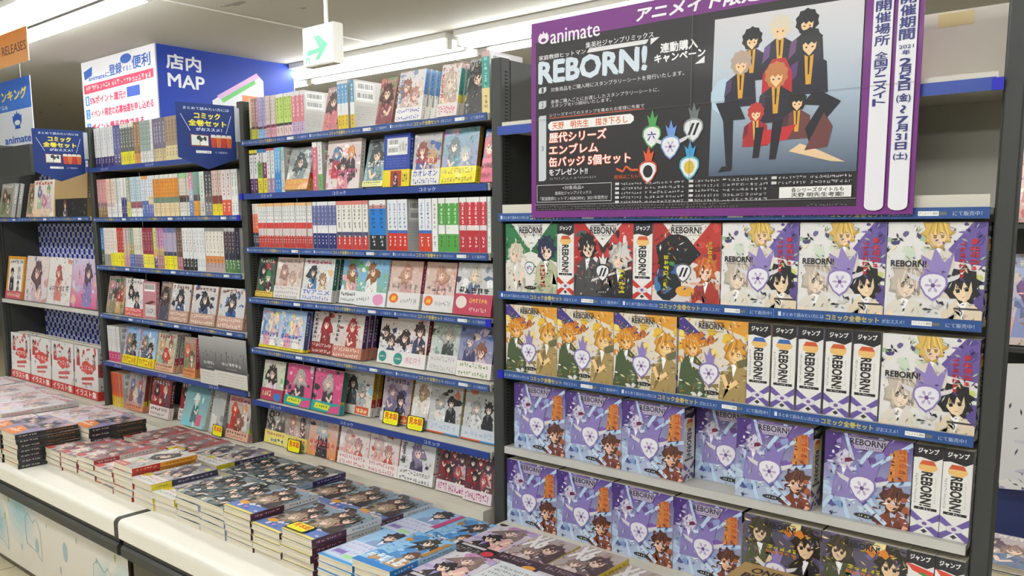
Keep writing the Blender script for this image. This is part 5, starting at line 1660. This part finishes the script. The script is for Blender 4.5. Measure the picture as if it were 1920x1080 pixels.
    for pts in ([(.61, .5), (.555, .5), (.575, .42), (.585, .22), (.6, .22), (.6, .42), (.63, .42)], [(.79, .52), (.845, .46), (.8, .36), (.78, .3), (.77, .36), (.8, .45), (.76, .46)], [(.655, .38), (.65, .25), (.665, .25), (.675, .38)], [(.695, .4), (.69, .24), (.705, .24), (.72, .4)]):
        a.P(pts, '17161f')
    a.P([(.575, .22), (.565, .195), (.598, .2), (.6, .22)], '141416')
    a.P([(.735, .27), (.83, .22), (.86, .215), (.8, .27), (.76, .3)], 'e2c49c')
    a.P([(.77, .27), (.81, .42), (.83, .36), (.82, .28)], '6a3a38')
    # product list at the foot
    for q in ((.022, .83, .268, .833), (.022, .918, .268, .921), (.022, .83, .0235, .921), (.2665, .83, .268, .921)):
        R(*q, 'c8c8c8')
    T('<対象商品>', .11, .838, .18, .858, 'd8d8d8')
    T('集英社ジャンプリミックス', .085, .866, .205, .884, 'd8d8d8')
    T('「家庭教師ヒットマンREBORN!」2021年発売分', .034, .892, .256, .912, 'd8d8d8')
    for c_, (u0, u1, n) in enumerate(((.279, .479, 5), (.49, .69, 5), (.698, .878, 2))):
        for i in range(n):
            v = .833 + i * .022
            R(u0, v, u0 + .012, v + .012, 'd8d8d8')
            Mk(u0 + .016, v, u0 + .08, v + .014, 8, 'c8c8c8', 3)
            Mk(u0 + .088, v, u1, v + .014, 10, 'c8c8c8', 3)
    a.P([(.717, 1 - .927), (.876, 1 - .927), (.876, 1 - .88), (.717, 1 - .88)], 'ecece8')
    T('各シリーズタイトルも', .745, .884, .86, .903, '333', bold=.03)
    T('天野 明先生考案!', .745, .905, .86, .924, '333', bold=.03)
    R(.016, .932, .886, .934, 'b8b8b8')
    Mk(.025, .939, .6, .949, 70, '8a8888', 2)
    Mk(.025, .953, .62, .962, 76, '8a8888', 2)
    Mk(.78, .953, .87, .962, 10, '8a8888', 2)
    # white side bars with vertical lettering
    for (u0, u1) in ((.9035, .9425), (.9515, .99)):
        R(u0, -.2, u1, .965, 'e9e9ee')
        a.ell((u0 + u1) / 2 * w, (1 - .965) * h, (u1 - u0) / 2 * w, .02 * h, 'e9e9ee')

    def vert(s, u0, u1, va, vb, c='2a2f78', **k):
        n = len(s)
        for i, ch in enumerate(s):
            d = (vb - va) / n
            T(ch, u0, va + d * i + d * .08, u1, va + d * (i + 1) - d * .04, c, bold=.04)
    vert('開催場所', .9085, .9375, .17, .345)
    vert('全国アニメイト', .911, .9355, .365, .575)
    vert('開催期間', .9565, .985, .155, .335)
    T('2021', .957, .352, .985, .366, '2a2f78', bold=.02)
    vert('年', .964, .978, .37, .39)
    vert('2月5日', .9605, .9815, .4, .525)
    T('(金)', .9575, .535, .9845, .57, '2a2f78', bold=.03)
    T('～', .967, .58, .976, .61, '2a2f78', bold=.05, turn=True)
    vert('7月31日'.replace('31', '㉛')[:2], .9605, .9815, .62, .68)
    T('31', .9605, .687, .9815, .712, '2a2f78', bold=.03)
    vert('日', .9605, .9815, .718, .75)
    T('(土)', .9575, .76, .9845, .79, '2a2f78', bold=.03)
    # joins of the taped sheets
    a.rect(.4905 * w, 0, .4915 * w, h, '6a6468')
    a.rect(0, .505 * h, w, .5062 * h, '5a5458')
    mb = MB()
    mb.box(0, 0, 0, w, .002, h, '74247e')
    a.emit(mb, (0, 0, 0), (1, 0, 0), (0, 0, 1), (0, -1, 0))
    o = link('poster', mb.mesh('poster', M_POSTER), None, (x0, -.0115, z0))
    tag(o, 'large purple-bordered campaign poster hanging across the upper shelves of a bookcase', 'poster')


build_poster()
m = MB()
m.box(0, 0, 0, .055, .0006, .022, 'd2c48e')
o = link('paper_tape', m.mesh('paper_tape', M_MATT), None, (2.86, DEPTH - .0012, .325))
tag(o, 'yellowed strip of tape on cream panel above the poster bookcase', 'tape')

# ------------------------------------------------------------------ blade signs on the uprights


def blade_sign(x, label):
    w, hs, tip = .168, .152, .032
    mb = MB()
    c = lin('0c2f74')
    H = hs + tip
    pts = [(0, H), (0, tip), (w / 2, 0), (w, tip), (w, H)]
    f = [(p[0], 0, p[1]) for p in pts]
    b = [(p[0], .0025, p[1]) for p in pts]
    mb.face(f, c)
    mb.face(b[::-1], c)
    for i in range(5):
        j = (i + 1) % 5
        mb.face([f[j], f[i], b[i], b[j]], c)
    a = Art(w, H, 2)
    a.T('まとめて読みたい方には', .12, .9, .9, .945, 'd8e2f0', bold=.02)
    a.T('コミック', .3, .77, .74, .86, 'e6da3c', bold=.06)
    a.T('全巻セット', .2, .66, .84, .75, 'e6da3c', bold=.06)
    a.T('がおススメ！', .32, .585, .76, .635, 'd8e2f0', bold=.03)
    a.stroke([(.07 * w, .83 * H), (.22 * w, .58 * H)], .0016, 'c8d4ea')
    a.stroke([(.93 * w, .84 * H), (.83 * w, .56 * H)], .0016, 'c8d4ea')
    a.P([(.22, .35), (.53, .35), (.53, .52), (.22, .53)], '8a4a30')
    a.P([(.235, .365), (.37, .365), (.37, .515), (.235, .52)], 'd4dcd4')
    a.P([(.38, .365), (.515, .365), (.515, .51), (.38, .515)], 'e4e6e2')
    a.splash(['3a4a48', '8aa89c', '26302e'], 5, .05, (.26, .4, .48, .48))
    for i in range(4):
        u = .57 + i * .09
        a.P([(u, .34), (u + .075, .34), (u + .085, .49), (u - .01, .49)], ('b8402a', 'c86a2c', 'b8342a', 'c8622c')[i])
        a.P([(u - .01, .49), (u + .085, .49), (u + .07, .535), (u, .535)], 'd8d4c8')
    a.R(.3, .245, .56, .285, 'e8e8e6')
    a.T('アニメイト通販', .32, .252, .54, .278, '334')
    a.T('にて販売中！', .63, .25, .84, .28, 'd8e2f0')
    a.emit(mb, (0, 0, 0), (1, 0, 0), (0, 0, 1), (0, -1, 0))
    o = link('blade_sign', mb.mesh('blade_sign', M_MATT), None, (x, -.1815, .340 - H), (0, 0, math.radians(90 - 11)))
    tag(o, label, 'sign', 'blue pentagon signs on the uprights')
    k = MB()
    k.box(w - .002, -.004, H * .45, w + .012, -.0012, H * .97, 'b8bec6')
    link('clip', k.mesh('clip', M_CLEAR), o)


blade_sign(.985, 'blue pentagon sign projecting between second and third bookcases')
blade_sign(-.012, 'blue pentagon sign projecting between far-left and second bookcases')

# ------------------------------------------------------------------ leaflets hanging in the second bookcase


def leaflet(x, wd, zt, zb, label, y):
    h = zt - zb
    a = Art(wd, h, 4)
    a.grad(0, .3, 1, 1, 'a8a8a6', '4a4a4a')
    a.R(0, 0, 1, .3, 'd2cfc4')
    for i in range(6):
        u = .06 + i * .17
        a.R(u, .5, u + .012, .5 + .1 + .3 * a.r.random(), '26262a')
    a.splash(['1f1f22'], 5, .035, (.1, .6, .9, .7))
    a.T('最後の医者', .25, .42, .85, .5, 'ecebe8', bold=.02) if False else a.marks(.25, .42, .85, .5, 6, 'ecebe8')
    a.marks(.4, .35, .7, .385, 6, 'c8c8c6', dens=3)
    for i in range(4):
        a.marks(.1, .22 - i * .06, .9, .25 - i * .06, 14, '8a94a0' if i > 1 else '6a6a66', dens=2)
    mb = MB()
    mb.box(0, 0, 0, wd, .0015, h, 'a8a8a6')
    a.emit(mb, (0, 0, 0), (1, 0, 0), (0, 0, 1), (0, -1, 0))
    o = link('leaflet', mb.mesh('leaflet', M_MATT), None, (x, y, zb))
    tag(o, label, 'leaflet', 'grey photo leaflets in the second bookcase')


leaflet(.735, .105, -.357, -.513, 'grey forest-photo leaflet, partly behind its neighbour, on second bookcase', -.0105)
leaflet(.83, .185, -.352, -.506, 'wider grey forest-photo leaflet hanging by the upright of second bookcase', -.0155)

# ------------------------------------------------------------------ map pillar behind the bookcases


def build_pillar():
    X, Y = -1.517, 1.092
    m = MB()
    m.box(X - .96, Y + .004, FL, X - .004, Y + .95, CE - .001, 'd8d6d0')
    structure('pillar', m, M_WALL)
    w, h = .95, .46
    a = Art(w, h, 5)
    z0 = CE - .004 - h
    a.R(0, 0, 1, 1, 'e8e8ea')
    blue, red = '1c5cb8', 'd02a54'
    a.P([(.03, .87), (.16, .92), (.15, .8), (.04, .76)], blue)
    a.T('animateに', .1, .735, .40, .8, blue, bold=.04)
    a.T('登録', .40, .74, .57, .88, blue, bold=.035)
    a.ell(.63 * w, .91 * h, .075 * w, .06 * h, blue)
    a.T('すると', .58, .755, .70, .815, blue, bold=.03)
    a.T('便利', .71, .755, .94, .915, blue, bold=.035)
    a.P([(.02, .57), (.97, .6), (.97, .71), (.02, .69)], red)
    a.marks(.05, .6, .94, .68, 22, 'f2d8d0', dens=3)
    for i, (v, s, big) in enumerate(((.42, '5%ポイント還元!!', (.1, .6)), (.24, 'イベント限定の応募抽選を申し込める', (.1, .95)), (.05, 'ポイント景品交換できる', (.1, .82)))):
        a.R(.03, v - .01, .09, v + .12, '3a86d0')
        a.T(str(i + 1), .05, v + .01, .07, v + .1, 'f0f4f8')
        a.T(s, big[0], v, big[1], v + .1, red, bold=.06)
        a.R(.1, v - .03, .97, v - .026, 'c8c8cc')
    a.R(.62, .42, .79, .55, '1c4cb8')
    a.ell(.89 * w, .48 * h, .06 * w, .06 * h, 'c4c4c8')
    a.ell(.89 * w, .48 * h, .052 * w, .052 * h, 'e8e8ea')
    mb = MB()
    mb.box(0, 0, 0, w, .003, h, 'e8e8ea')
    a.emit(mb, (0, 0, 0), (1, 0, 0), (0, 0, 1), (0, -1, 0))
    o = link('notice_board', mb.mesh('notice_board', M_MATT), None, (X - .955, Y, z0))
    tag(o, 'white membership notice with red and blue lettering on the pillar', 'sign')
    # store map on the side facing along the bookcases
    w = .935
    a = Art(w, h, 6)
    a.R(0, 0, 1, 1, '0838a4')
    a.T('店内', .06, .72, .29, .9, 'f0f0f2', bold=.04)
    a.T('MAP', .065, .5, .31, .66, 'f0f0f2', bold=.03)
    a.P([(.38, .0), (.36, .38), (.42, .46), (.71, .79), (.75, .72), (.75, .0)], 'dcdde0')
    a.P([(.395, .45), (.70, .815), (.72, .76), (.42, .41)], 'd8b0d8')
    a.P([(.42, .41), (.68, .72), (.69, .67), (.44, .37)], '6cc06c')
    a.R(.75, .0, .93, .42, 'dcdde0')
    for (u0, v0, u1, v1) in ((.58, .42, .745, .5), (.58, .32, .745, .39), (.76, .46, .9, .53), (.76, .36, .9, .43), (.76, .27, .9, .33), (.5, .18, .64, .29), (.66, .16, .745, .25), (.5, .02, .64, .13), (.76, .1, .9, .2)):
        a.R(u0, v0, u1, v1, 'ee8a5c')
    a.R(.92, .33, .955, .44, '7a5ac8')
    a.R(.96, .33, .985, .44, 'd8b8e0')
    mb = MB()
    mb.box(0, 0, 0, w, .003, h, '0838a4')
    a.emit(mb, (0, 0, 0), (1, 0, 0), (0, 0, 1), (0, -1, 0))
    o = link('store_map', mb.mesh('store_map', M_MATT), None, (X, Y + .008, z0), (0, 0, math.pi / 2))
    tag(o, 'blue store map panel with orange blocks on the pillar side', 'sign')


build_pillar()

# ------------------------------------------------------------------ exit arrow sign


def build_exit():
    X, Y, zt, zb = .122, .90, .838, .672
    t = thing('exit_sign', 'white hanging exit sign box with green arrow', 'exit sign', (X + .1, Y + .02, zb))
    m = MB()
    m.box(X, Y, zb, X + .205, Y + .055, zt, 'd8dad4', bev=.006)
    part('housing', m, M_FIX, t)
    m = MB()
    m.tube((X + .13, Y + .028, zt - .002), (X + .13, Y + .028, CE), .009, 10)
    part('rod', m, M_FIX, t, True)
    m = MB()
    a = Art(.19, .135, 1)
    a.R(0, 0, 1, 1, 'c8e6e0')
    g = '08a05c'
    a.P([(.12, .42), (.56, .47), (.36, .84), (.54, .86), (.88, .52), (.54, .1), (.4, .12), (.54, .33), (.12, .26)], g)
    a.R(.06, .06, .1, .22, g)
    a.R(.16, .04, .2, .22, g)
    a.R(.08, .16, .2, .22, g)
    a.emit(m, (X + .006, Y - .0006, zb + .008), (1, 0, 0), (0, 0, 1), (0, -1, 0))
    part('lit_face', m, M_EXIT, t)


def exit_material():
    m = mat('lit_sign_face', rough=.3, attr=True)
    nt = m.node_tree
    b = nt.nodes['Principled BSDF']
    a = [n for n in nt.nodes if n.bl_idname == 'ShaderNodeVertexColor'][0]
    nt.links.new(a.outputs['Color'], b.inputs['Emission Color'])
    b.inputs['Emission Strength'].default_value = .22
    return m


M_EXIT = exit_material()
build_exit()

# ------------------------------------------------------------------ hanging signs at the far left


def hang(name, label, x0, x1, y, z0, z1, draw, zceil=CE):
    w, h = x1 - x0, z1 - z0
    a = Art(w, h, 8)
    draw(a)
    mb = MB()
    mb.box(0, 0, 0, w, .004, h, 'e0e0e0')
    a.emit(mb, (0, 0, 0), (1, 0, 0), (0, 0, 1), (0, -1, 0))
    o = link(name, mb.mesh(name, M_PRINT), None, (x0, y, z0))
    tag(o, label, 'sign')
    for u in (.15, .85):
        k = MB()
        k.tube((w * u, .002, h - .001), (w * u, .002, zceil - z0), .0012, 6)
        link('cord', k.mesh('cord', M_CLEAR), o)


hang('hanging_sign', 'orange hanging sign above far-left bookcase', -1.15, -.535, .03, .665, .80, lambda a: (a.grad(0, 0, 1, 1, 'd8822c', 'e2a468'), a.T('NEW RELEASES', .3, .35, .97, .62, '4a2a30', bold=.02)))


def rank(a):
    a.R(0, 0, 1, 1, 'd4d8de')
    a.grad(0, .653, 1, 1, '2a62c0', '3f74c8')
    a.T('ランキング', .38, .77, .93, .89, 'e6d040', bold=.05)
    a.marks(.3, .68, .6, .73, 5, 'e8e8e8')
    b = '1f58b4'
    a.ell(.74 * a.w, .53 * a.h, .075 * a.w, .065 * a.h, b)
    a.P([(.665, .52), (.66, .6), (.69, .585), (.70, .625), (.725, .6), (.74, .65), (.76, .6), (.785, .625), (.79, .585), (.82, .6), (.815, .52)], b)
    a.ell(.74 * a.w, .51 * a.h, .05 * a.w, .03 * a.h, 'd4d8de')
    a.P([(.69, .44), (.70, .48), (.78, .48), (.79, .44)], b)
    a.T('animate', .5, .28, .95, .36, b, bold=.04)


hang('ranking_sign', 'blue and white hanging ranking sign above far-left bookcase', -1.67, -.983, .2, .273, .678, rank)
m = MB()
m.box(0, 0, 0, .36, .012, .125, '33373a')
o = link('header_board', m.mesh('header_board', M_DARK), None, (-.93, .02, .208))
tag(o, 'dark grey header board on top of far-left bookcase', 'board')
# blue checkered paper behind the far-left shelves


def checker(x0, x1, z0, z1, label, y=DEPTH - .004):
    w, h = x1 - x0, z1 - z0
    a = Art(w, h, 3)
    s = .024
    a.R(0, 0, 1, 1, 'd8dae0')
    j = 0
    while j * s < h:
        i = 0
        while i * s < w:
            if (i + j) % 2 == 0:
                a.rect(i * s, j * s, (i + 1) * s, (j + 1) * s, '1c2f9c')
            else:
                a.rect(i * s + .009, j * s + .007, i * s + .015, j * s + .017, '333a70')
            i += 1
        j += 1
    # all squares share one printed layer
    a.L = [a.L[0], [p for g in a.L[1:] for p in g]]
    mb = MB()
    mb.box(0, 0, 0, w, .001, h, 'd8dae0')
    a.emit(mb, (0, 0, 0), (1, 0, 0), (0, 0, 1), (0, -1, 0))
    o = link('backing_paper', mb.mesh('backing_paper', M_MATT), None, (x0, y, z0))
    tag(o, label, 'backing paper', 'checkered backing papers')


checker(-.96, -.012, -.2, .005, 'blue and white checkered paper behind lower face-out comics', DEPTH - .003)
checker(-.96, -.012, -.52, -.36, 'blue and white checkered paper behind red starburst annuals', DEPTH - .003)
checker(-.90, -.3, .12, .34, 'blue and white checkered paper behind the header board', DEPTH - .003)

# ------------------------------------------------------------------ cardboard box on the table and neighbouring rack
m = MB()
m.box(0, 0, 0, .1, .075, .105, 'a98a58', bev=.0015)
a = Art(.1, .105, 1)
a.T('ONE', .2, .7, .62, .85, '2a2420', bold=.04)
a.T('PIECE', .14, .5, .72, .65, '2a2420', bold=.04)
a.emit(m, (0, 0, 0), (1, 0, 0), (0, 0, 1), (0, -1, 0))
at = Art(.1, .075, 1)
at.T('ONE', .25, .5, .75, .8, '2a2420', bold=.04)
at.T('PIECE', .2, .12, .85, .42, '2a2420', bold=.04)
at.emit(m, (0, 0, .105), (1, 0, 0), (0, 1, 0), (0, 0, 1))
o = link('cardboard_box', m.mesh('cardboard_box', M_MATT), None, (2.665, -.16, T_TOP + .0005), (0, 0, 0))
tag(o, 'small brown cardboard box with black lettering at the table front', 'box')


def rack():
    t = thing('magazine_rack', 'dark magazine rack seen past the end of the bookcases', 'magazine rack', (2.95, 1.15, FL))
    m = MB()
    m.box(2.55, 1.2, FL, 3.5, 1.23, .5, '33363a')
    part('back_panel', m, M_DARK, t)
    m = MB()
    m.box(2.55, 1.05, FL, 3.5, 1.199, -.62, '26305c')
    part('base', m, M_BLUE, t)
    for z in (-.01, -.33):
        m = MB()
        m.box(2.55, 1.07, z - .012, 3.5, 1.199, z, '44474a')
        part('shelf', m, M_DARK, t)
    fr = C(('c8b0b0', 'b89080'), ['8a5a50', '6a7ab0', 'c8a080'], ['b0605c', '8a90b8', 'd8c8b8'], 'e8e8e8')
    for i in range(4):
        for k, z in enumerate((-.01, -.33)):
            ms = book_meshes('rack%d' % ((i + k) % 2), .17, .24, .012, fr if (i + k) % 2 else C(('a8b0cc', 'd0c0b8'), ['7a5a88', 'c89a70'], ['8a94c0', 'd8a8a0'], 'ffffff'), 'c8c8cc', 'd8d4cc')
            put_book('magazine', ms, (2.64 + i * .2, 1.10, z + .004), (-.15, 0, 0), 'blurred film-wrapped magazine, %s from left, %s shelf of dark rack' % (ordinal(i + 1), ('upper', 'lower')[k]), 'magazines on the dark rack')


def booklet():
    a = Art(.2, .33, 7)
    a.R(0, 0, 1, 1, 'dcdadc')
    a.splash(['c8c4d4', 'e8e6e4', 'b0accc', 'd0ccd4'], 14, .1)
    a.confetti(['55506a', '8a86a0', '2f2c3a'], 60, .02)
    mb = MB()
    mb.box(0, 0, 0, .2, .006, .33, 'd8d4c0')
    a.emit(mb, (0, 0, 0), (1, 0, 0), (0, 0, 1), (0, -1, 0))
    o = link('booklet', mb.mesh('booklet', M_PRINT), None, (2.862, 1.035, -.70), (-.02, -.1, 0))
    tag(o, 'white tilted booklet hanging on the dark rack past the bookcases', 'booklet')


M_BLUE = mat('navy_panel', '2a3466', .5, noise=(8, .08))
rack()
booklet()
m = MB()
m.box(2.5, .62, FL, 3.3, 1.0, -.86, 'b8b4ac', bev=.01)
o = link('low_bench', m.mesh('low_bench', M_LAM), None)
tag(o, 'low white bench behind the poster bookcase', 'bench')
for i in range(5):
    ms = book_meshes('bench', .17, .22, .014, C(('c8b8b4', 'a8a0a8'), ['6a5a60', '9a8070'], ['b8a8b0', '6a7a98'], 'e8e8e8'), '8ab0d0', 'd8d4cc')
    put_book('stacked_magazine', ms, (2.83 + (i % 2) * .003, .68, -.86 + .0165 * (5 - i)), (-math.pi / 2, 0, 0), 'magazine, %s from top of stack on low bench behind the bookcases' % ordinal(i + 1), 'magazines on the low bench')

COL.objects.unlink(_fo)
bpy.data.objects.remove(_fo)
